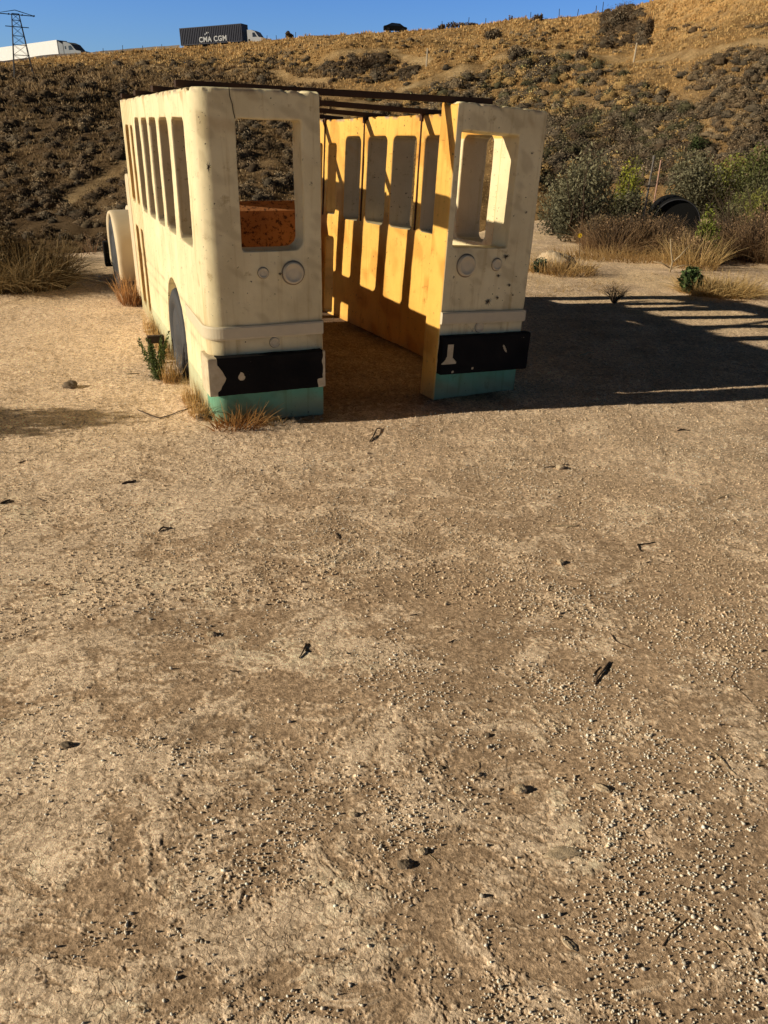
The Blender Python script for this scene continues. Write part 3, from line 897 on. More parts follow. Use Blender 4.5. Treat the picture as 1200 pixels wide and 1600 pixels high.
# mould seam crack on the sunlit half
bm = bmesh.new()
pts = [(.185, 1.648), (.187, 1.61), (.196, 1.58), (.199, 1.55), (.206, 1.517)]
for (xa, za), (xb, zb) in zip(pts[:-1], pts[1:]):
    bm.faces.new([bm.verts.new(q) for q in ((xa - .0018, -.0035, za), (xa + .0018, -.0035, za), (xb + .0018, -.0035, zb), (xb - .0018, -.0035, zb))])
obj_bm('crack', bm, M['dark'], half_l)

# reflector in its pocket on the side
bm = bmesh.new(); box(bm, .006, .016, .144, .181, .704, .771); obj_bm('reflector', bm, M['reflector'], half_l)

# rusty joint strips between the wall modules (inside)
for par, s in ((half_l, 1), (half_r, -1)):
    for y in (1.172, 2.012, 2.725):
        bm = bmesh.new(); xs = sorted((s * (TI - .004), s * (TI + .010))); box(bm, xs[0], xs[1], y - .006, y + .006, .90, HT + .006, .002)
        box(bm, min(s * (TI - .03), s * (TI + .016)), max(s * (TI - .03), s * (TI + .016)), y - .016, y + .016, HT - .04, HT + .008, .003)
        obj_bm('joint_strip', bm, M['rust'], par)

# wheels
def wheel(name, parent, x0, x1, yc, zc, r):
    root_bm = bmesh.new(); n = 48
    prof = [(.0005, x1), (r * .9, x1), (r, x1 - .02), (r, x0 + .03), (r * .96, x0 + .012), (r * .86, x0), (r * .70, x0 + .002), (r * .66, x0 + .020), (r * .60, x0 + .022), (r * .55, x0 + .010), (r * .25, x0 + .018), (r * .20, x0 + .004), (.0005, x0 + .002)]
    rings = [[root_bm.verts.new((d, yc + q * math.cos(2 * math.pi * k / n), zc + q * math.sin(2 * math.pi * k / n))) for k in range(n)] for q, d in prof]
    for i in range(len(rings) - 1):
        for k in range(n):
            f = root_bm.faces.new((rings[i][k], rings[i][(k + 1) % n], rings[i + 1][(k + 1) % n], rings[i + 1][k]))
            f.material_index = 1 if i < 4 else 0
    return obj_bm(name, root_bm, [M['tyre'], M['tyre_side']], parent, True)


wheel('rear_wheel', half_l, -.010, .05, 1.13, .235, .30)
wheel('front_wheel', half_l, -.118, -.03, 4.12, .335, .35)

# fender: arched shell over the front wheel, and the bonnet behind it
bm = bmesh.new()
outer, inner = [], []
for a in range(0, 181, 10):
    ca, sa = math.cos(R_(a)), math.sin(R_(a)); e = 1.0
    outer.append((4.12 - .50 * math.copysign(abs(ca) ** .75, ca), .30 + .44 * abs(sa) ** .75)); inner.append((4.12 - .41 * ca, .30 + .40 * sa))
poly = [(3.62, .165)] + outer + [(4.62, .165), (4.53, .165)] + inner[::-1] + [(3.71, .165)]
prism(bm, poly, 'x', -.125, .12)
ev = remeshed(bm, [], .012)
ev.polygons.foreach_set('use_smooth', np.ones(len(ev.polygons), dtype=bool))
M['fender'] = simple('fender_cream', (.70, .56, .36), .6, .12, 4)
f = link('fender', ev, M['fender'], half_l); sm = f.modifiers.new('soft', 'SMOOTH'); sm.iterations = 70; sm.factor = .5
bm = bmesh.new(); prism(bm, rrect(3.17, 4.75, .30, .74, .10), 'x', .09, 1.40); ev = remeshed(bm, [], .02)
ev.polygons.foreach_set('use_smooth', np.ones(len(ev.polygons), dtype=bool)); link('bonnet', ev, M['fender'], half_l)
bm = bmesh.new(); prism(bm, rrect(3.175, 3.40, .1, 1.10, .06), 'x', -.008, .13); ev = remeshed(bm, [], .012)
ev.polygons.foreach_set('use_smooth', np.ones(len(ev.polygons), dtype=bool)); link('windscreen_post', ev, M['fender'], half_l)
bm = bmesh.new(); prism(bm, [(2.80, -.05), (2.95, -.05), (2.95, .905), (2.92, .905), (2.80, .838)], 'x', .74, 1.42); obj_bm('dashboard', bm, M['orange'], half_l)
bm = bmesh.new(); box(bm, -.170, -.02, 4.60, 4.72, .16, .40, .01); obj_bm('front_bumper', bm, M['black'], half_l)

# roof beams resting on both walls
for yl, xr, yr in ((.22, -.36, .085), (1.05, .04, 1.15), (1.90, .04, 2.02), (2.74, .04, 2.78)):
    a = ML @ Vector((-.03, yl, HT + .017)); b = MR @ Vector((xr, yr, HT + .020))
    bm = bmesh.new(); L = (b - a).length; box(bm, 0, L, -.024, .024, -.016, .016, .004)
    o = obj_bm('roof_beam', bm, M['beam'], bus)
    d = (b - a).normalized(); zz = Vector((0, 0, 1)); yy = zz.cross(d).normalized(); zz = d.cross(yy)
    o.matrix_local = Matrix(((d.x, yy.x, zz.x, a.x), (d.y, yy.y, zz.y, a.y), (d.z, yy.z, zz.z, a.z), (0, 0, 0, 1)))

# ------------------------------------------------------------------ plants and bits around the bus
def on_ground(x, y, dz=0.0): return (x, y, float(ground_z(x, y)) + dz)


def spot(px, py, dz=0.0):
    p = hit(px, py); return (p[0], p[1], p[2] + dz)


def mlp(x, y):
    p = ML @ Vector((x, y, 0)); return on_ground(p.x, p.y)


tuft('dry_grass_tuft', mlp(.12, -.075), .075, .17, 150, 'orange dry grass tuft against the green base below the black bumper', rz=.4, base=(.32, .13, .04), tip=(.58, .34, .12), sx=1.8, lean=.7, width=.0022)
tuft('dry_grass_tuft', mlp(.33, -.085), .04, .09, 36, 'short sparse dry tuft below the middle of the sunlit bumper', rz=.4, base=(.30, .15, .05), tip=(.60, .45, .22), sx=2.0, lean=.8, width=.0018)
tuft('dry_grass_strip', mlp(-.05, .33), .12, .15, 300, 'golden dry grass strip along the side wall before the rear wheel', rz=.40, sx=.45, sy=2.2, lean=.45, width=.0022)
tuft('dry_grass_strip', mlp(-.10, .95), .09, .19, 200, 'golden dry grass clump standing against the rear wheel', rz=.40, sx=.7, sy=1.4, lean=.4, width=.0022)
tuft('dry_grass_strip', mlp(-.05, 2.0), .2, .15, 300, 'thin golden grass strip along the side wall behind the rear wheel', rz=.40, sx=.28, sy=3.0, lean=.4, width=.003)
tuft('dry_grass_tuft', mlp(-.06, 3.45), .13, .30, 240, 'reddish dry grass tuft in front of the fender and front wheel', rz=.40, base=(.30, .13, .05), tip=(.62, .36, .15), sx=.8, sy=1.5, lean=.5, width=.004)


def feather_weed(loc, h, label):
    parts = []
    for i in range(15):
        n = 170; t = rng.random(n); a = rng.uniform(0, 6.28); ln = rng.uniform(.1, .55)
        ax = np.array([math.cos(a) * ln, math.sin(a) * ln, 1.0]); L = h * rng.uniform(.6, 1)
        P = ax[None] * (t * L)[:, None] + rng.standard_normal((n, 3)) * .016 * (1.1 - t)[:, None]
        V, Fq = leaf_tris(P, .0085)
        parts.append((V, Fq, np.repeat(np.clip(np.array([.105, .135, .045]) * (1 + .4 * rng.standard_normal((n, 1))), .01, .3), 4, 0)))
    V, Fq, c = join_np(parts)
    o = link('green_weed', mesh_np('green_weed', V, Fq, False, c), M['leaf']); o.location = loc
    return tag(o, label, 'weed')


feather_weed(mlp(-.17, .98), .32, 'small feathery green weed beside the bus rear wheel')
p = mlp(-.12, 1.36)
bm = bmesh.new(); box(bm, -.055, .055, -.02, .02, .14, .19, .003); box(bm, -.05, -.02, -.012, .012, -.05, .141, .002); box(bm, .02, .05, -.012, .012, -.05, .141, .002)
o = obj_bm('wooden_stub', bm, M['twig']); o.location = p; o.rotation_euler = (0, 0, .4); tag(o, 'dark wooden stub sticking up behind the green weed', 'wooden stub')


def stick(name, pts, r, label, mat='twig', group=None):
    c = np.mean(np.array(pts), 0); bm = bmesh.new()
    q = [Vector((p_[0] - c[0], p_[1] - c[1], float(ground_z(p_[0], p_[1])) + r * .7 + (p_[2] if len(p_) > 2 else 0))) for p_ in pts]
    polytube(bm, q, [r * (1 - .6 * abs(i / (len(q) - 1) - .35)) for i in range(len(q))], 6)
    o = obj_bm(name, bm, M[mat], None, True); o.location = (c[0], c[1], 0)
    return tag(o, label, 'twig', group)


def px_stick(pix, r, label, mat='twig', lift=0.0, group=None):
    """A bent twig through ground points; a little lift keeps its middle off the dirt."""
    pts = []
    for i, (a, b) in enumerate(pix):
        p_ = hit(a, b); pts.append((p_[0], p_[1], lift * .5 * math.sin(math.pi * i / (len(pix) - 1))))
    dense = []
    for i in range(len(pts) - 1):
        for k in range(3):
            t = k / 3; dense.append(tuple(np.array(pts[i]) * (1 - t) + np.array(pts[i + 1]) * t + np.array([random.uniform(-1, 1), random.uniform(-1, 1), 0]) * r * .35))
    dense.append(pts[-1])
    return stick('twig', dense, r * .62, label, mat, group)


px_stick([(578, 690), (586, 680), (590, 672), (596, 670)], .0065, 'dark forked twig at the edge of the bus shadow below the aisle', lift=.02)
px_stick([(850, 731), (872, 730), (888, 727)], .006, 'thin twig with a knot on the pale dirt right of centre', lift=.01)
px_stick([(1058, 674), (1066, 672), (1078, 673)], .008, 'short dark twig on the pale dirt in front of the long shadow')
px_stick([(190, 757), (202, 754), (213, 752)], .009, 'flat dark leaf-like twig on the dirt left of the bus front')
px_stick([(2, 788), (9, 784), (16, 782)], .009, 'short dark twig at the left edge of the dirt')
px_stick([(247, 832), (255, 827), (270, 826)], .007, 'small dark twig standing out on the dirt below the sunlit bus half', lift=.012)
px_stick([(525, 833), (528, 838), (531, 843)], .006, 'tiny upright dark twig in the middle of the dirt')
px_stick([(862, 823), (880, 822), (893, 823), (905, 822)], .006, 'slim straw coloured stick with a dark end', 'paletwig')
px_stick([(478, 1006), (474, 1018), (467, 1029)], .0048, 'curved dark stick in the bare ground left of centre', lift=.006)
px_stick([(953, 1035), (944, 1047), (936, 1058), (929, 1070)], .0055, 'thick dark split stick, the boldest on the right half of the dirt', lift=.006)
px_stick([(938, 1042), (930, 1050), (926, 1058)], .003, 'thin dark splinter beside the thick split stick')
px_stick([(1198, 1044), (1150, 1046), (1142, 1058), (1155, 1078), (1172, 1096), (1196, 1116)], .0016, 'long thin wiry stem bent in a hook at the right edge')
px_stick([(1110, 1172), (1126, 1186), (1136, 1200), (1150, 1211)], .0018, 'thin curved straw among the densest pebbles', 'paletwig', lift=.004)
px_stick([(738, 1190), (747, 1192), (748, 1200), (743, 1205)], .0016, 'curled tan stem beside a small stone', 'paletwig', lift=.003)
px_stick([(1035, 1478), (1050, 1457), (1073, 1436)], .0026, 'curved brown stick pressed in the ground near the bottom right')
px_stick([(1118, 1466), (1135, 1475), (1146, 1489)], .0014, 'fine bent straw near the bottom right corner', 'paletwig')
px_stick([(670, 1335), (678, 1342), (686, 1350)], .0014, 'tiny straw touching the rounded stone with a shadow', 'paletwig')
px_stick([(215, 640), (235, 650), (250, 655), (278, 645), (310, 633)], .006, 'long crooked twig lying beside the bus front corner', lift=.008)
px_stick([(196, 585), (218, 584)], .007, 'pale straight stick on the dirt left of the bus', 'paletwig')
px_stick([(905, 556), (918, 553), (927, 552)], .008, 'pale stick inside the long bus shadow', 'paletwig', lift=.01)
px_stick([(1120, 780), (1143, 773), (1166, 781)], .005, 'pale bent straw on the right side of the dirt', 'paletwig', lift=.01)
px_stick([(1024, 848), (996, 852), (1001, 862)], .005, 'grey hooked twig on the dirt right of centre')
px_stick([(955, 992), (962, 1002), (985, 1013)], .003, 'thin brown twig above the thick split stick')
for q in ([(850, 912), (858, 913)], [(700, 1005), (712, 1000)], [(640, 962), (652, 961)], [(1010, 880), (1016, 878)], [(360, 1049), (371, 1050)], [(415, 945), (424, 944)], [(150, 910), (162, 912)], [(40, 720), (28, 724)], [(68, 782), (58, 778)], [(480, 875), (492, 876)]):
    px_stick(q, .004, 'short dark twig scrap lying on bare dirt', group='twig scraps on the dirt')


def stone(px, py, r, label, mat='stone', sx=1.0, rz=0.0, sink=.25, h=.7, group=None):
    bm = bmesh.new(); bmesh.ops.create_icosphere(bm, subdivisions=4, radius=1.0)
    sd = random.randint(0, 999)
    V = np.array([v.co[:] for v in bm.verts]); k = 1 + .30 * gn3(V, 1.1, sd) + .20 * gn3(V, 3, sd + 1) + .10 * gn3(V, 8, sd + 2)
    for v, kk in zip(bm.verts, k): v.co = Vector((v.co.x * sx, v.co.y, v.co.z * h)) * float(kk) * r
    o = obj_bm('stone', bm, M[mat], None, True); p_ = spot(px, py); o.location = (p_[0], p_[1], p_[2] + r * h * (1 - 2 * sink)); o.rotation_euler = (random.uniform(-.2, .2), 0, rz)
    return tag(o, label, 'stone', group)


stone(812, 1236, .0125, 'ridged tan stone with a dark side, largest in the lower right dirt', sx=1.5, rz=.3)
stone(746, 1211, .008, 'small tan stone under the curled stem', sx=1.2)
stone(762, 1150, .007, 'dark chip stone above the curled stem', 'darkstone')
stone(660, 1332, .009, 'rounded tan stone touching a tiny straw', sx=1.2)
stone(632, 1352, .012, 'brown clod sunk in the dirt left of the rounded stone', 'darkstone', sx=1.3, sink=.35)
stone(940, 1232, .011, 'tan oblong clod with a dark end by the dense pebbles', sx=2.0, rz=-.5, sink=.4)
stone(888, 1474, .010, 'flat pale tan chip slanting near the bottom right', sx=2.0, rz=-.9, sink=.35, h=.35)
stone(552, 1274, .007, 'small block-like stone near the bottom centre', sx=1.5)
stone(105, 1165, .010, 'dark narrow stone casting a shadow at the left', 'darkstone', sx=1.6)
stone(330, 993, .012, 'small grey stone with a dark shadow left of centre', 'stone', sx=1.2)
stone(1195, 1182, .010, 'tan rounded stone cut by the right edge', sx=1.2)
stone(875, 880, .013, 'tan stone on the dirt above the thick split stick')
stone(875, 732, .018, 'tan lump touching the knotted twig', sx=1.2)
stone(690, 1200, .006, 'tiny dark stone left of the curled stem', 'darkstone')
stone(880, 1332, .018, 'low pale ridge of dried mud near the bottom right', sx=2.4, rz=.15, sink=.47, h=.32)
stone(110, 605, .035, 'dark clod on the dirt left of the bus wheel', 'darkstone', sx=1.3)
stone(320, 655, .028, 'grey clod against the bus front corner', 'darkstone', sx=1.6)

# ------------------------------------------------------------------ right side: bushes, tunnel, stakes
def rp(px, py): return spot(px, py)


OL0, OL1 = (.075, .073, .044), (.26, .24, .14)
GR0, GR1 = (.07, .085, .022), (.29, .30, .065)
BR0, BR1 = (.13, .078, .042), (.36, .235, .13)


def near(px, dist, py=390):
    """Ground spot on the line of sight of an image column at a horizontal distance."""
    d = ray(px, py); k = dist / math.hypot(d[0], d[1]); return on_ground(d[0] * k, d[1] * k)


shrub('olive_shrub', near(905, 13.6), .72, .60, 1.12, OL0, OL1, 'large olive grey leafy bush beside the right corner of the bus', leaves=7500, size=.028)
shrub('olive_shrub', near(868, 14.8), .60, .5, .80, OL0, OL1, 'lower olive bush half hidden behind the leaning bus half', leaves=4500, size=.026)
shrub('lime_shrub', near(975, 16.5, 330), .50, .5, 1.02, GR0, (.36, .36, .05), 'yellow green bush behind the thin tall stake', leaves=4200, size=.028)
shrub('olive_shrub', near(978, 15.2), .60, .5, .88, OL0, (.19, .175, .10), 'grey green bush in front of the yellow green bush', leaves=5200, size=.026)
shrub('olive_shrub', near(1095, 20.0, 320), 1.1, .7, 1.25, OL0, OL1, 'wide dark olive bush behind the black tunnel', leaves=6500, size=.034)
shrub('green_shrub', near(1135, 22.0, 300), 1.0, .8, 1.25, GR0, GR1, 'bright green bush rising behind the black tunnel', leaves=6500, size=.036)
shrub('green_shrub', near(1180, 20.0, 320), .9, .8, 1.2, OL0, (.14, .15, .045), 'dull green bush at the right edge behind the brown brush', leaves=5500, size=.034)
shrub('olive_shrub', near(1215, 17.5, 330), .9, .7, 1.15, OL0, (.13, .125, .055), 'olive bush cut by the right edge', leaves=4500, size=.03)
for px, dist, rx, rz, lab in ((955, 12.6, .55, .46, 'brown dry twiggy bush nearest the olive bush'), (1010, 12.9, .62, .50, 'brown dry twiggy bush below the thin tall stake'),
                              (1062, 12.7, .50, .36, 'dense dark brown dry bush in front of the black tunnel'), (1145, 13.2, .60, .55, 'reddish brown dry bush beside the green stems'), (1205, 13.0, .55, .75, 'tall dry brown bush at the right edge')):
    root = shrub('dry_shrub', near(px, dist), rx, .45, rz, BR0, BR1, lab, leaves=2600, size=.016, twigs=150, twig_mat='twig')
    V, Fq, c = blades(1100, rx * .75, rz * 1.15, (.17, .10, .05), (.46, .30, .16), .9, .0028, droop=.5)
    link('stalks', mesh_np('stalks', V, Fq, False, c), M['straw'], root)
for px, dist, rx, rz, pal, lab in ((1030, 14.6, .5, .36, (BR0, BR1), 'brown bush tucked between the grey green bush and the tunnel'), (1140, 15.0, .6, .66, (OL0, (.24, .22, .11)), 'olive bush just right of the black tunnel'),
                                   (1160, 16.2, .7, .80, (GR0, (.24, .24, .08)), 'yellowish olive bush behind the reddish brown dry bush'), (1215, 15.4, .6, .80, (BR0, BR1), 'brown bush behind the tall dry bush at the right edge'),
                                   (1075, 12.2, .42, .30, (BR0, BR1), 'small brown bush left of the upright yellow green plant'), (930, 12.9, .40, .42, (BR0, (.30, .22, .12)), 'small brown bush at the foot of the large olive bush')):
    shrub('dry_shrub', near(px, dist), rx, .5, rz, pal[0], pal[1], lab, leaves=3600, size=.020, twigs=80)
shrub('green_stem_plant', near(1102, 12.3), .22, .22, .62, GR0, (.24, .27, .05), 'yellow green upright plant between two brown bushes', 'plant', leaves=1300, size=.026)
shrub('green_stem_plant', near(1180, 14.6), .45, .4, .88, GR0, (.26, .25, .06), 'yellow green bush tops above the brown bushes at right', 'shrub', leaves=2600, size=.026)

# golden grass clumps
tuft('dry_grass_clump', near(1135, 9.75), .33, .27, 1500, 'golden straw clump beside the round green plant', 'grass clump', base=(.42, .26, .09), tip=(.70, .50, .22), lean=1.1, width=.003, sx=1.25)
tuft('dry_grass_clump', near(1000, 11.9), .8, .22, 1200, 'low straw fringe in front of the brown bushes', 'grass clump', base=(.36, .22, .08), tip=(.64, .44, .2), lean=.8, width=.003, sx=1.5, sy=.4)
tuft('dry_grass_clump', near(1085, 11.7), .35, .50, 420, 'tall pale straw stalks before the dark brown bush', 'grass clump', base=(.40, .25, .09), tip=(.68, .49, .22), lean=.7, width=.003)
tuft('dry_grass_clump', near(880, 10.3), .30, .24, 600, 'straw tuft around the pale rock by the bus', 'grass clump', base=(.36, .22, .08), tip=(.64, .44, .2), lean=.7, width=.003, sx=1.4)

# round green plant with big leaves
def big_leaf_plant(loc, r, h, label):
    n = 330; P = unit(n) * (rng.random((n, 1)) ** .4) * np.array([r, r, h * .5]); P[:, 2] += h * .55
    d = P - np.array([0, 0, h * .2]); d /= np.linalg.norm(d, axis=1)[:, None] + 1e-6
    d = d * .6 + unit(n) * .5; d[:, 2] -= .25; d /= np.linalg.norm(d, axis=1)[:, None]
    e = np.cross(d, unit(n)); e /= np.linalg.norm(e, axis=1)[:, None]; up = np.cross(e, d)
    s = .034 * rng.uniform(.6, 1.3, n)[:, None]
    V = np.stack([P - d * s, P - d * s * .2 + e * s * .6 + up * s * .12, P + d * s * 1.2, P - d * s * .2 - e * s * .6 + up * s * .12], 1).reshape(-1, 3)
    col = np.repeat(np.clip(np.array([.085, .125, .045]) * (1 + .35 * rng.standard_normal((n, 1))), .01, .3), 4, 0)
    root = empty('leafy_plant', loc); tag(root, label, 'plant')
    link('leaves', mesh_np('leaves', V, np.arange(4 * n).reshape(-1, 4), False, col), M['leaf'], root)
    bm = bmesh.new()
    for i in range(8):
        a = random.uniform(0, 6.28); tube(bm, (0, 0, -.02), (r * .6 * math.cos(a), r * .6 * math.sin(a), h * .7), .006, .003, 5)
    obj_bm('stems', bm, M['twig'], root)


big_leaf_plant(near(1088, 9.55), .115, .27, 'round dark green broad leaved plant beside the golden straw clump')

# small dead bush and antler shaped dead branch
def dead_bush(loc, r, h, n, label, name='dead_shrub', rad=.003, mat='twig'):
    bm = bmesh.new()
    for i in range(n):
        a = random.uniform(0, 6.28); L = random.uniform(.5, 1)
        e = Vector((r * L * math.cos(a), r * L * math.sin(a), h * random.uniform(.4, 1)))
        m = e * .5 + Vector((random.uniform(-.1, .1) * r, random.uniform(-.1, .1) * r, h * .1))
        polytube(bm, [Vector((0, 0, -.02)), m, e], [rad, rad * .7, rad * .3], 4)
        for k in range(2):
            polytube(bm, [m, m + (e - m) * .5 + Vector((random.uniform(-.3, .3) * r, random.uniform(-.3, .3) * r, .1 * h)), m + (e - m) * .8 + Vector((random.uniform(-.5, .5) * r, random.uniform(-.5, .5) * r, .25 * h))], [rad * .5, rad * .4, rad * .2], 3)
    o = obj_bm(name, bm, M[mat]); o.location = loc
    return tag(o, label, 'dead bush')


dead_bush(near(972, 8.55), .15, .17, 46, 'small bare dead bush at the far edge of the bus shadow')
p0 = near(1052, 11.0)
bm = bmesh.new()
polytube(bm, [(0, 0, -.02), (.02, .0, .12), (-.02, 0, .24), (-.06, 0, .40)], [.014, .012, .010, .006], 5)
polytube(bm, [(.02, 0, .12), (.10, 0, .20), (.19, .0, .33)], [.011, .008, .004], 5)
polytube(bm, [(.0, 0, .05), (-.10, 0, .10), (-.22, 0, .12)], [.010, .008, .004], 5)
polytube(bm, [(.0, 0, .03), (.13, 0, .08), (.26, 0, .10)], [.010, .007, .003], 5)
o = obj_bm('dead_branch', bm, M['paletwig'], None, True); o.location = p0
tag(o, 'bare antler shaped dead branch before the dark brown bush', 'dead branch')

# pale rock with the small yellow flower behind it
bm = bmesh.new(); bmesh.ops.create_icosphere(bm, subdivisions=4, radius=1)
V = np.array([v.co[:] for v in bm.verts]); k = 1 + .40 * gn3(V, 1.1, 4) + .24 * gn3(V, 2.6, 5) + .10 * gn3(V, 7, 6)
for v, kk in zip(bm.verts, k): v.co = Vector((v.co.x * .20, v.co.y * .17, v.co.z * .15)) * float(kk)
o = obj_bm('pale_rock', bm, M['stone'], None, True); q = near(872, 10.7); o.location = (q[0], q[1], q[2] + .05); tag(o, 'pale lumpy rock on the dirt beside the bus right corner', 'rock')
shrub('green_weed', near(846, 10.2), .14, .12, .17, (.03, .05, .03), (.08, .12, .06), 'small grey green weed left of the pale rock', 'weed', leaves=300, size=.03, twigs=5)
q = near(906, 10.6); root = empty('yellow_flower', q); tag(root, 'single yellow flower on a thin stem above the pale rock', 'flower')
bm = bmesh.new(); polytube(bm, [(0, 0, -.02), (.01, 0, .15), (-.01, 0, .32), (-.03, -.01, .40)], [.006, .005, .004, .004], 5); obj_bm('stem', bm, M['twig'], root)
bm = bmesh.new()
for i in range(12):
    a = 2 * math.pi * i / 12; c_ = Vector((-.03, -.02, .42)); u = Vector((math.cos(a), -.25, math.sin(a))); w = Vector((-math.sin(a), 0, math.cos(a)))
    bm.faces.new([bm.verts.new(c_ + t) for t in (u * .006 - w * .004, u * .022 - w * .007, u * .031, u * .022 + w * .007, u * .006 + w * .004)])
bmesh.ops.create_uvsphere(bm, u_segments=10, v_segments=6, radius=.010, matrix=Matrix.Translation((-.03, -.022, .42)))
obj_bm('bloom', bm, M['petal'], root)

# black tunnel: corrugated half-buried pipe
q = near(1060, 16.2, 330); root = empty('play_tunnel', q, R_(-12)); tag(root, 'black half round tunnel behind the dry bushes', 'tunnel')
bm = bmesh.new(); n = 28; ny = 40; rows = []
for j in range(ny + 1):
    y = j / ny * 1.5; r = .40 + .004 * math.sin(j * 1.9)
    rows.append([bm.verts.new((r * math.cos(R_(-25 + 230 * i / n)), y, .16 + r * math.sin(R_(-25 + 230 * i / n)))) for i in range(n + 1)])
for j in range(ny):
    for i in range(n): bm.faces.new((rows[j][i], rows[j][i + 1], rows[j + 1][i + 1], rows[j + 1][i]))
obj_bm('shell', bm, M['black'], root, True)
bm = bmesh.new(); pts = [(.402 * math.cos(R_(-25 + 230 * i / n)), -.01, .16 + .402 * math.sin(R_(-25 + 230 * i / n))) for i in range(n + 1)]
polytube(bm, pts, [.011] * len(pts), 6); obj_bm('rim', bm, M['steel'], root, True)
bm = bmesh.new(); prism(bm, [(.39 * math.cos(R_(-25 + 230 * i / n)), .16 + .39 * math.sin(R_(-25 + 230 * i / n))) for i in range(n + 1)], 'y', .04, .06); obj_bm('end_cap', bm, M['black'], root)

# stakes
tp = sight(1022, 245, 14.3); q = on_ground(tp[0] - .02, tp[1]); h_ = float(tp[2] - q[2]); bm = bmesh.new(); tube(bm, (0, 0, -.1), (.02, 0, h_), .017, .014, 8); tube(bm, (.019, 0, h_ - .03), (.020, 0, h_ + .02), .021, .021, 8)
o = obj_bm('marker_stake', bm, M['greywood']); o.location = q; tag(o, 'thin tall grey stake in front of the black tunnel', 'stake')
tp = sight(1033, 250, 24.5); q = on_ground(tp[0], tp[1]); bm = bmesh.new(); tube(bm, (0, 0, -.1), (.0, 0, float(tp[2] - q[2])), .022, .022, 8); o = obj_bm('marker_stake', bm, M['pink']); o.location = q; tag(o, 'short faded pink stake behind the thin tall grey stake', 'stake')

# ------------------------------------------------------------------ left side: grass bank
q = near(22, 8.8, 430)
root = empty('dry_grass_bank', q); tag(root, 'big clump of dry tangled grass on the left by the slope edge', 'grass clump')
V, Fq, c = blades(3000, .50, .56, (.16, .11, .048), (.42, .30, .145), 1.0, .0032, droop=.5); V[:, 0] *= 1.0
link('blades', mesh_np('blades', V, Fq, False, c), M['straw'], root)
P, _ = crown_points(5200, .60, .5, .52); V, Fq = leaf_tris(P, .022)
link('dead_leaves', mesh_np('dead_leaves', V, Fq, False, np.repeat(np.clip(shade_by_depth(P, (.07, .05, .028), (.25, .18, .095), .5), .005, .4), 4, 0)), M['leaf'], root)
q = near(-70, 9.3)
shrub('brown_shrub', q, .8, .6, .85, (.04, .028, .016), (.14, .10, .055), 'brown twiggy bush at the left edge behind the dry grass', leaves=3800, size=.022, twigs=90)
tuft('dry_grass_clump', near(80, 10.4), .22, .30, 160, 'thin dry stalks on the slope edge right of the big clump', 'grass clump', base=(.12, .08, .035), tip=(.34, .24, .12), lean=.6, width=.003, sx=1.5)
tuft('dry_grass_clump', near(146, 11.0), .18, .34, 34, 'few reddish stalks standing left of the front wheel', 'grass clump', base=(.20, .11, .06), tip=(.42, .27, .16), lean=.6, width=.004)
# a bush just outside the frame whose shadow lies over the left of the dirt
shrub('brown_shrub', on_ground(-4.3, 3.5), .7, .6, 1.0, (.04, .03, .018), (.15, .11, .06), 'brown bush standing alone left of the bus', leaves=6000, size=.034, twigs=40)

# straw litter and low grass on the far part of the dirt (stuff)
parts = []
for i in range(2600):
    px = rng.uniform(790, 1260); py = rng.uniform(396, 474) if i % 3 else rng.uniform(396, 420)
    d = ray(px, py); t = -CAM_H / d[2]; x, y = d[0] * t, d[1] * t
    if fbm(x * .9, y * .9, 2, 88) < -.05: continue
    V, Fq, c = blades(5, .05, rng.uniform(.02, .08), (.34, .22, .09), (.64, .47, .24), 1.6, .0025, seg=2)
    V += np.array([x, y, float(hill(x, y)) + .004]); parts.append((V, Fq, c))
V, Fq, c = join_np(parts); o = link('straw_litter', mesh_np('straw_litter', V, Fq, False, c), M['straw']); tag(o, 'flattened straw and short dry grass on the far dirt', 'dry grass', kind='stuff')

# ------------------------------------------------------------------ hillside brush
def inpoly(x, y, poly):
    c = False; j = len(poly) - 1
    for i in range(len(poly)):
        xi, yi = poly[i]; xj, yj = poly[j]
        if (yi > y) != (yj > y) and x < (xj - xi) * (y - yi) / (yj - yi) + xi: c = not c
        j = i
    return c


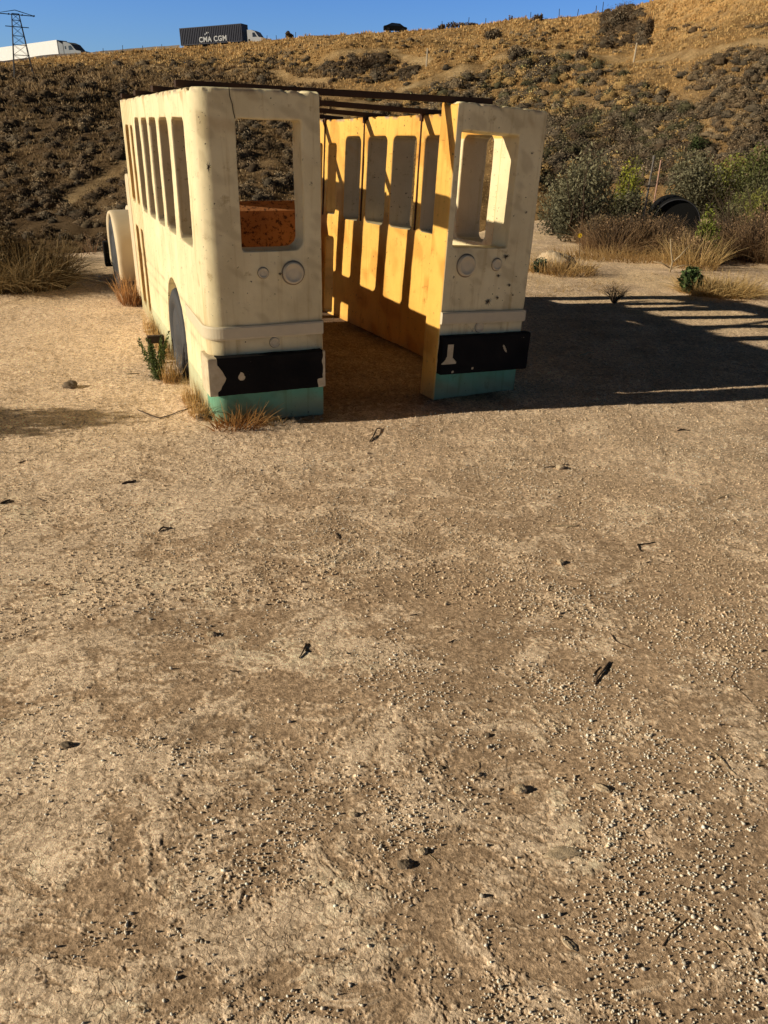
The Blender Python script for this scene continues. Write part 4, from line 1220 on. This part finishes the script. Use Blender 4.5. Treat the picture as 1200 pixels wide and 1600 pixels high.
DK = ((.075, .052, .032), (.185, .128, .075)); GY = ((.095, .074, .050), (.255, .197, .128)); OLV = ((.060, .054, .028), (.20, .175, .09)); TN = ((.16, .115, .067), (.40, .295, .175)); BW = ((.13, .088, .05), (.27, .185, .105)); GD = ((.36, .22, .085), (.70, .47, .19))
REG = [  # polygon in the valley view, shrubs wanted, size range (photo px), palettes
    ([(-30, 118), (190, 100), (300, 112), (500, 140), (500, 400), (-30, 400)], 820, (8, 30), (DK, BW, GY, BW, TN)),
    ([(300, 92), (480, 80), (520, 110), (300, 130), (180, 110), (60, 104)], 200, (7, 16), (DK, TN, GY, GD)),
    ([(500, 88), (545, 76), (610, 80), (655, 105), (650, 128), (505, 128)], 170, (9, 20), (DK, DK, GY)),
    ([(590, 150), (700, 105), (840, 82), (960, 108), (1075, 165), (1105, 235), (1070, 285), (830, 285), (845, 190), (480, 195)], 820, (10, 27), (GY, GY, OLV, TN, GD)),
    ([(850, 180), (1080, 170), (1110, 240), (1080, 290), (850, 290)], 330, (14, 32), (GY, DK, OLV)),
    ([(1060, 110), (1230, 60), (1230, 300), (1100, 290), (1105, 200)], 360, (10, 26), (TN, GY, BW)),
    ([(940, 12), (1000, 8), (1018, 30), (1010, 72), (945, 76)], 130, (10, 24), (DK, DK, GY)),
    ([(1050, 40), (1230, 30), (1230, 110), (1040, 80)], 34, (8, 18), (TN, BW)),
    ([(160, 84), (620, 60), (940, 30), (940, 75), (700, 100), (560, 80), (300, 96)], 130, (5, 12), (TN, DK, GD, TN)),
    ([(1000, 5), (1230, -5), (1230, 120), (1000, 100)], 50, (4, 9), (GD, GD, TN)),
    ([(650, 85), (860, 50), (1000, 90), (1060, 110), (700, 105)], 120, (6, 14), (GD, TN)),
]
parts = []; big = []
for poly, count, (s0, s1), pals in REG:
    xs = [q[0] for q in poly]; ys = [q[1] for q in poly]; k = 0
    while k < count:
        px, py = rng.uniform(min(xs), max(xs)), rng.uniform(min(ys), max(ys))
        if not inpoly(px, py, poly): continue
        k += 1
        p = hit(px, py); dist = math.hypot(p[0], p[1])
        if dist < 22 or track_lit_mask(p[0], p[1], 1.3) > .5: continue
        size = rng.uniform(s0, s1) * dist / F_PX * .5
        pal = pals[int(rng.integers(len(pals)))]
        big.append((rng.uniform(s0, s1), p, size, pal)) if len(big) < 60 and s1 > 30 and dist < 95 and rng.random() < .12 else parts.append((p, size, pal))


_nu, _nv = 11, 6
_DF = np.array([(r * _nu + k, r * _nu + (k + 1) % _nu, (r + 1) * _nu + (k + 1) % _nu, (r + 1) * _nu + k) for r in range(_nv - 1) for k in range(_nu)])


def brush_geo(p, size, pal, n):
    """A shrub: a lumpy rounded core with small leaves and twigs standing out of it."""
    rx = size * rng.uniform(.8, 1.35); ry = rx * rng.uniform(.8, 1.2); rz = size * rng.uniform(.7, 1.2)
    th = (np.arange(_nv) / (_nv - 1)) ** .8 * math.pi * .5; ph = np.arange(_nu) / _nu * 2 * math.pi + rng.uniform(0, 6)
    T, Ph = np.meshgrid(th, ph, indexing='ij')
    k = 1 + .22 * np.sin(Ph * 2 + rng.uniform(0, 6)) * np.cos(T) + .20 * rng.standard_normal(T.shape) * np.cos(T * .98)
    D = np.stack([np.cos(T) * np.cos(Ph) * rx * k, np.cos(T) * np.sin(Ph) * ry * k, np.sin(T) * rz * (.75 + .25 * k)], -1).reshape(-1, 3) * .66
    tone = rng.uniform(.75, 1.25)
    hgt = np.clip(D[:, 2] / rz, 0, 1)[:, None]
    cd = (np.array(pal[0]) * (1 - hgt) + np.array(pal[1]) * hgt) * tone * .62  # core colour darkened to paint in the shaded inside of the shrub
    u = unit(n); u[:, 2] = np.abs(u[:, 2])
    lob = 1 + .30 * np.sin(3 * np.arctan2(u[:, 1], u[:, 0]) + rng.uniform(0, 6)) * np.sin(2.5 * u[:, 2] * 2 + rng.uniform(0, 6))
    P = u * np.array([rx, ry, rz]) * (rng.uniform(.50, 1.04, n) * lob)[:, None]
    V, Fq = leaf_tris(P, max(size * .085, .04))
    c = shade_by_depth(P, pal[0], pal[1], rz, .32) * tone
    V = np.concatenate([D, V]) + p - np.array([0, 0, size * .12])
    return V, np.concatenate([_DF, Fq + len(D)]), np.clip(np.concatenate([cd, np.repeat(c, 4, 0)]), .004, .8)


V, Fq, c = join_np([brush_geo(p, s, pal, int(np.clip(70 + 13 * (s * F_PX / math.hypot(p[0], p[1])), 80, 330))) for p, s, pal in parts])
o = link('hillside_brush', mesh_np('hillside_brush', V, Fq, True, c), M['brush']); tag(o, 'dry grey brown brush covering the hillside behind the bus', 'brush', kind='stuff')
for _, p, s, pal in big:
    V, Fq, c = brush_geo(np.zeros(3), s * 1.15, pal, 600)
    o = link('hillside_shrub', mesh_np('hillside_shrub', V, Fq, True, c), M['brush']); o.location = p
    tag(o, 'rounded dry shrub growing out of the brushy hillside', 'shrub', 'larger shrubs on the hillside')

# dry grass tufts giving the slope its nap (stuff)
pts, pc, ph_ = [], [], []
for i in range(36000):
    px, py = rng.uniform(-40, 1240), rng.uniform(2, 330) if i % 3 else rng.uniform(2, 140)
    p = hit(px, py); d_ = math.hypot(p[0], p[1])
    if d_ < 26 or d_ > 205: continue
    if track_lit_mask(p[0], p[1]) > .45: continue
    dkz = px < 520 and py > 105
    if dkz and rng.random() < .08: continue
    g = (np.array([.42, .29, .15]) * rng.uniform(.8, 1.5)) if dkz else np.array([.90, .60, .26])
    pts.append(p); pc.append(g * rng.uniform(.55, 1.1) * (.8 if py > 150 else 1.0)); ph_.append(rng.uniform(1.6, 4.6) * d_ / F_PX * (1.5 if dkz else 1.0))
pts = np.array(pts); pc = np.array(pc); ph_ = np.array(ph_)
Vs, Cs = [], []
for k in range(7):
    a = rng.uniform(0, 6.28, len(pts)); o1 = np.stack([np.cos(a), np.sin(a), np.zeros(len(pts))], 1); o2 = np.stack([-np.sin(a), np.cos(a), np.zeros(len(pts))], 1)
    b0 = pts + o1 * (ph_ * rng.uniform(0, .6, len(pts)))[:, None] - np.array([0, 0, .08]); tip_ = b0 + o1 * (ph_ * rng.uniform(.0, .7, len(pts)))[:, None]; tip_[:, 2] += ph_ * rng.uniform(.5, 1.0, len(pts))
    w = (ph_ * .22)[:, None]
    Vs.append(np.stack([b0 - o2 * w, b0 + o2 * w, tip_ + o2 * w * .25, tip_ - o2 * w * .25], 1)); Cs.append(np.stack([pc * .7, pc * .7, pc * 1.1, pc * 1.1], 1))
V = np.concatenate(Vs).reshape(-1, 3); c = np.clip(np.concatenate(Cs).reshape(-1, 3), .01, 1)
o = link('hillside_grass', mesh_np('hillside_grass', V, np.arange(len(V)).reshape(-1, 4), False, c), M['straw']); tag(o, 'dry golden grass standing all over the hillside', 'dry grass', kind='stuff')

# single bushes one can pick out on the hill
for px, py, w, hh, pal, lab in ((970, 44, 19, 20, GY, 'tall grey twiggy bush at the head of the gully on the skyline'), (1012, 60, 7, 22, DK, 'dark bush on the gully edge below the golden slope'),
                                (570, 108, 40, 16, DK, 'broad dark bush on the knoll behind the bus roof'), (808, 92, 20, 13, GY, 'grey bush at the end of the diagonal terrace'),
                                (908, 96, 12, 13, GY, 'lone dark cone of brush under the hilltop fence'), (770, 62, 18, 12, GY, 'grey brush patch below the hilltop fence'), (1095, 238, 20, 18, ((.02, .03, .01), (.07, .09, .03)), 'dark green bush at the foot of the hill on the right')):
    p = hit(px, py); k = math.hypot(p[0], p[1]) / F_PX
    root = empty('hill_bush', p); tag(root, lab, 'bush')
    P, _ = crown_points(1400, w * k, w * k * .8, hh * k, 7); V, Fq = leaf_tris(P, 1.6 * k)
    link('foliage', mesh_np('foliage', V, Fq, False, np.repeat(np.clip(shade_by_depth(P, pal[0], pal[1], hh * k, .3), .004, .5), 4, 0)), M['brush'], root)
    bm = bmesh.new()
    for i in range(26):
        a = random.uniform(0, 6.28); tube(bm, (0, 0, -.2), (w * k * math.cos(a) * random.uniform(.2, 1), w * k * .8 * math.sin(a), hh * k * random.uniform(.6, 1.45)), .6 * k * .5, .15 * k, 4)
    obj_bm('stems', bm, M['twig'], root)
# small bushes on the skyline
for px, w, hh in ((690, 9, 6), (706, 14, 9), (722, 12, 8), (738, 8, 5), (786, 4, 8), (796, 5, 9), (812, 3, 6), (836, 8, 8), (842, 4, 7), (450, 5, 8), (455, 7, 5)):
    d = ray(px, 60); a_ = math.atan2(d[0], d[1]); dist = float(np.interp(a_, _rc_a, _rc_r)) - 1.5; d = d / math.hypot(d[0], d[1])
    p = np.array(on_ground(d[0] * dist, d[1] * dist)); k = dist / F_PX
    P, _ = crown_points(260, w * k, w * k, hh * k, 4); V, Fq = leaf_tris(P, 1.5 * k)
    o = link('skyline_bush', mesh_np('skyline_bush', V, Fq, False, np.repeat(np.clip(shade_by_depth(P, DK[0], DK[1], hh * k, .3), .004, .5), 4, 0)), M['brush']); o.location = p
    tag(o, 'small dark bush standing against the sky on the ridge', 'bush', 'small bushes along the skyline')

# ------------------------------------------------------------------ ridge: road, barrier, trucks, fence, pylon
def ridge(px, back=0.0):
    d = ray(px, 60); a_ = math.atan2(d[0], d[1]); dist = float(np.interp(a_, _rc_a, _rc_r)) + back; d = d / math.hypot(d[0], d[1])
    x, y = d[0] * dist, d[1] * dist; return np.array([x, y, float(hill(x, y))])


bm = bmesh.new(); prev = None
for px in range(-420, 480, 30):
    a, b = ridge(px, 6.0), ridge(px, 16.0)
    cur = [bm.verts.new((a[0], a[1], a[2] + .12)), bm.verts.new((b[0], b[1], b[2] + .12))]
    if prev: bm.faces.new((prev[0], cur[0], cur[1], prev[1]))
    prev = cur
tag(obj_bm('road', bm, M['road']), kind='structure')
bm = bmesh.new(); prev = None
for px in range(-420, 300, 20):
    a = ridge(px, 3.0); h_ = .55
    d = np.array([a[0], a[1], 0]) / math.hypot(a[0], a[1])
    cur = [bm.verts.new(q) for q in (a + [0, 0, -.4], a + [0, 0, h_], a + d * .3 + [0, 0, h_], a + d * .3 + [0, 0, -.4])]
    if prev:
        for i in range(3): bm.faces.new((prev[i], cur[i], cur[i + 1], prev[i + 1]))
    prev = cur
tag(obj_bm('road_barrier', bm, M['concrete']), 'low pale concrete barrier along the road on the ridge', 'barrier')


def along(a, b):
    """Matrix with x along a->b, z up-ish, origin a."""
    d = Vector(b) - Vector(a); L = d.length; d.normalize(); y = Vector((0, 0, 1)).cross(d).normalized(); z = d.cross(y)
    return Matrix(((d.x, y.x, z.x, a[0]), (d.y, y.y, z.y, a[1]), (d.z, y.z, z.z, a[2]), (0, 0, 0, 1))), L


def lorry_wheels(root, xs, y0, y1):
    for x in xs:
        for y in (y0, y1):
            bm = bmesh.new(); tube(bm, (x, y - .14, -.75), (x, y + .14, -.75), .5, .5, 18); obj_bm('wheel', bm, M['rubber'], root)


# lorry with the dark shipping container
a = deep(283, 71.5, 186); b = deep(379, 64.5, 181); mat, L = along(a, b)
root = empty('container_lorry'); root.matrix_world = mat; tag(root, 'lorry carrying a dark navy corrugated shipping container on the ridge road', 'lorry')
Hc = L * .212
bm = bmesh.new(); box(bm, 0, L, 0, 2.44, 0, Hc)
n = 34
for i in range(n):
    x = .25 + (L - .5) * (i + .5) / n; box(bm, x - .09, x + .09, -.10, .02, .16, Hc - .16)
for z in (.0, Hc - .14): box(bm, 0, L, -.07, .02, z + .002, z + .14)
for x in (0.002, L - .18): box(bm, x, x + .17, -.075, .02, .003, Hc - .003)
obj_bm('container', bm, M['navy'], root)
fc = bpy.data.curves.new('lettering', 'FONT'); fc.body = 'CMA CGM'; fc.size = 1.28; fc.extrude = .015; fc.space_character = 1.12; fc.offset = .03
fo = bpy.data.objects.new('lettering', fc); C.objects.link(fo); dg = bpy.context.evaluated_depsgraph_get(); dg.update()
fm = bpy.data.meshes.new_from_object(fo.evaluated_get(dg)); bpy.data.objects.remove(fo)
lo = link('lettering', fm, M['logo'], root); lo.rotation_euler = (R_(90), 0, 0); lo.location = (L * .31, -.13, .34)
bm = bmesh.new(); pts = []
for i in range(9):
    t = i / 8; pts.append((L * (.40 + .075 * t), -.09, 1.52 + .40 * math.sin(t * 1.9)))
for i in range(8):
    w0, w1 = .06 + .10 * math.sin(math.pi * i / 8), .06 + .10 * math.sin(math.pi * (i + 1) / 8)
    bm.faces.new([bm.verts.new(q) for q in ((pts[i][0], pts[i][1], pts[i][2] - w0), (pts[i + 1][0], pts[i + 1][1], pts[i + 1][2] - w1), (pts[i + 1][0], pts[i + 1][1], pts[i + 1][2] + w1), (pts[i][0], pts[i][1], pts[i][2] + w0))])
obj_bm('swoosh_mark', bm, M['logo'], root)
bm = bmesh.new(); box(bm, .2, L + 3.0, .7, 1.7, -.35, -.05); obj_bm('chassis', bm, M['rubber'], root)
lorry_wheels(root, (1.2, 2.5, L - .2, L + 3.6), .3, 2.15)
bm = bmesh.new(); x0 = L + 1.1
prism(bm, [(x0, -.5), (x0 + 3.6, -.5), (x0 + 3.6, .35), (x0 + 2.5, .55), (x0 + 1.7, 1.55), (x0 + .9, 1.85), (x0, 1.9)], 'y', .1, 2.35); obj_bm('cab', bm, M['cabwhite'], root)
bm = bmesh.new(); prism(bm, [(x0 + 1.15, .62), (x0 + 2.1, .62), (x0 + 1.62, 1.35), (x0 + 1.15, 1.35)], 'y', .07, .095); obj_bm('window', bm, M['glass'], root)
bm = bmesh.new(); box(bm, x0 + .15, x0 + .55, .075, .095, -.3, .3); obj_bm('side_vent', bm, M['rubber'], root)

# lorry with the white box trailer
a = deep(-42, 103.0, 198); b = deep(92, 87.0, 183); mat, L = along(a, b)
root = empty('trailer_lorry'); root.matrix_world = mat; tag(root, 'lorry with a long plain white box trailer on the ridge road', 'lorry')
bm = bmesh.new(); box(bm, 0, L, 0, 2.5, 0, 2.75); obj_bm('trailer', bm, M['white'], root)
bm = bmesh.new(); box(bm, L + .004, L + .1, .05, 2.45, .05, 2.7); prism(bm, [(L + .05, .1), (L + 1.5, .1), (L + 1.5, 1.9), (L + .05, 2.6)], 'y', .12, 2.4); obj_bm('front_wall', bm, M['cab'], root)
x0 = L + 1.75; bm = bmesh.new()
prism(bm, [(x0, -.7), (x0 + 4.8, -.7), (x0 + 4.9, .35), (x0 + 3.5, .62), (x0 + 2.2, 1.75), (x0 + .9, 2.2), (x0, 2.3)], 'y', .05, 2.4); obj_bm('cab', bm, M['cab'], root)
bm = bmesh.new(); prism(bm, [(x0 + 1.5, .75), (x0 + 2.9, .75), (x0 + 2.2, 1.5), (x0 + 1.5, 1.5)], 'y', .02, .045); obj_bm('window', bm, M['glass'], root)
bm = bmesh.new(); box(bm, x0 + .35, x0 + .75, .02, .045, 1.0, 1.5); obj_bm('window', bm, M['glass'], root)
bm = bmesh.new(); box(bm, .2, x0, .7, 1.8, -.4, -.03); obj_bm('chassis', bm, M['rubber'], root)
lorry_wheels(root, (1.4, 2.7, L - 1.0, L + .4, x0 + 3.9), .3, 2.2)

# dark low vehicle on the skyline
p = ridge(617, -1.0); root = empty('dark_car', p, R_(5)); tag(root, 'dark low car parked on the ridge against the sky', 'car')
bm = bmesh.new(); prism(bm, [(-2.1, .25), (2.1, .25), (2.15, .70), (1.5, .88), (.8, 1.30), (-.7, 1.38), (-1.6, 1.0), (-2.15, .85)], 'y', -.85, .85); obj_bm('body', bm, M['black'], root)
bm = bmesh.new(); prism(bm, [(-1.2, .90), (1.1, .90), (.7, 1.22), (-.65, 1.28)], 'y', -.875, -.86); obj_bm('window', bm, M['glass'], root)
for x in (-1.35, 1.35):
    for y in (-.78, .78):
        bm = bmesh.new(); tube(bm, (x, y - .1, .32), (x, y + .1, .32), .32, .32, 16); obj_bm('wheel', bm, M['rubber'], root)

# fence posts on the ridge
bm = bmesh.new(); tube(bm, (0, 0, -.3), (0, 0, 1.25), .06, .055, 6)
post_me = bpy.data.meshes.new('fence_post'); bm.to_mesh(post_me); bm.free(); post_me.materials.append(M['steel'])
for px in (159, 190, 222, 252, 417, 432, 462, 690, 730, 757, 826, 870, 898, 926, 936):
    p = ridge(px, .2); o = bpy.data.objects.new('fence_post', post_me); C.objects.link(o); o.location = p; o.rotation_euler = (R_(random.uniform(-4, 4)), R_(random.uniform(-4, 4)), 0)
    k = .75 if px < 500 else 1.05; o.scale = (1, 1, k * random.uniform(.85, 1.15))
    tag(o, 'thin dark fence post standing on the ridge line', 'fence post', 'fence posts along the ridge')
for px, py, lab in ((666, 104, 'pale upright stake on the slope above the bus roof beams'), (990, 97, 'pale yellowish stake below the golden slope')):
    p = hit(px, py); bm = bmesh.new(); k = math.hypot(p[0], p[1]) / F_PX; tube(bm, (0, 0, -.3), (.05, 0, 22 * k), 1.2 * k, 1.1 * k, 6); o = obj_bm('marker_stake', bm, M['wood']); o.location = p; tag(o, lab, 'stake')

# lattice pylon
p = hit(38, 122); dist = math.hypot(p[0], p[1]); k = dist / F_PX * .97
root = empty('power_pylon', p, R_(28)); tag(root, 'dark steel lattice power pylon standing on the left ridge', 'pylon')
Hp = float(sight(33, 22, dist)[2] - p[2]); wb, wt = 12 * k, 4.2 * k
rad = .42 * k


def lv(t, sx, sy): w = wb * (1 - t) + wt * t; return Vector((sx * w, sy * w * .6, Hp * t))


corners = ((-1, -1), (1, -1), (1, 1), (-1, 1))
for s in corners:
    bm = bmesh.new(); tube(bm, lv(-.02, *s), lv(1.0, *s), rad * 1.35, rad, 5); obj_bm('leg', bm, M['steel'], root)
levels = [0, .2, .36, .52, .66, .80, .90, 1.0]
bm = bmesh.new()
for t0, t1 in zip(levels[:-1], levels[1:]):
    for i in range(4):
        s, u = corners[i], corners[(i + 1) % 4]
        tube(bm, lv(t0, *s), lv(t1, *u), rad * .6, rad * .6, 4); tube(bm, lv(t0, *u), lv(t1, *s), rad * .6, rad * .6, 4); tube(bm, lv(t1, *s), lv(t1, *u), rad * .7, rad * .7, 4)
obj_bm('bracing', bm, M['steel'], root)
for t, ww in ((.985, 23), (.80, 14)):
    bm = bmesh.new(); z = Hp * t
    for y in (-wt * .6, wt * .6):
        tube(bm, (-ww * k, y * .3, z), (ww * k, y * .3, z), rad * 1.1, rad * 1.1, 5); tube(bm, (-ww * k, y * .3, z), (0, y, z + 5 * k * (t > .9)), rad * .7, rad * .7, 4); tube(bm, (ww * k, y * .3, z), (0, y, z + 5 * k * (t > .9)), rad * .7, rad * .7, 4)
    obj_bm('cross_arm', bm, M['steel'], root)
for x in (-22, -8, 8, 22):
    bm = bmesh.new(); tube(bm, (x * k, -4.5 * k, Hp * .985), (x * k, 4.5 * k, Hp * .985 + .3 * k), .9 * k, .9 * k, 6); obj_bm('insulator', bm, M['steel'], root)

# ------------------------------------------------------------------ light
SUN_EL, SUN_AZ = R_(20.0), R_(14.3)        # shadows run towards +x, turning 15 deg towards +y
to_sun = Vector((-math.cos(SUN_AZ) * math.cos(SUN_EL), -math.sin(SUN_AZ) * math.cos(SUN_EL), math.sin(SUN_EL)))
sd = bpy.data.lights.new('sun', 'SUN'); sd.energy = 5.0; sd.angle = R_(.5); sd.color = (1.0, .89, .70)
so = bpy.data.objects.new('sun', sd); C.objects.link(so); so.rotation_euler = (-to_sun).to_track_quat('-Z', 'Y').to_euler(); so.location = (-20, -5, 12)
w = bpy.data.worlds.new('World'); scene.world = w; w.use_nodes = True; nt = w.node_tree
sky = nt.nodes.new('ShaderNodeTexSky'); sky.sky_type = 'NISHITA'; sky.sun_disc = False; sky.sun_elevation = SUN_EL
sky.sun_rotation = math.atan2(to_sun.x, to_sun.y)
sky.air_density = 1.0; sky.dust_density = .6; sky.ozone_density = 1.5; sky.altitude = 300
geo = nt.nodes.new('ShaderNodeTexCoord'); sp = nt.nodes.new('ShaderNodeSeparateXYZ'); nt.links.new(geo.outputs['Generated'], sp.inputs[0])
el = nt.nodes.new('ShaderNodeMapRange'); el.inputs[1].default_value = .14; el.inputs[2].default_value = .21; nt.links.new(sp.outputs['Z'], el.inputs[0])
lo_ = nt.nodes.new('ShaderNodeMapRange'); lo_.inputs[1].default_value = .03; lo_.inputs[2].default_value = .15; nt.links.new(sp.outputs['Z'], lo_.inputs[0])
band_ = mixc(nt, lo_.outputs[0], (1.12, 1.68, 2.85), (.80, 1.46, 2.9))
tint = mixc(nt, el.outputs[0], band_, (.125, .11, .09))     # deep clear blue low down, thinner light overhead
bg = nt.nodes['Background']; bg.inputs['Strength'].default_value = .05; nt.links.new(mixc(nt, 1.0, sky.outputs[0], tint, 'MULTIPLY'), bg.inputs['Color'])
scene.view_settings.view_transform = 'Standard'; scene.view_settings.look = 'None'; scene.view_settings.exposure = 0; scene.view_settings.gamma = 1
scene.cycles.max_bounces = 6; scene.cycles.diffuse_bounces = 2; scene.cycles.use_denoising = True
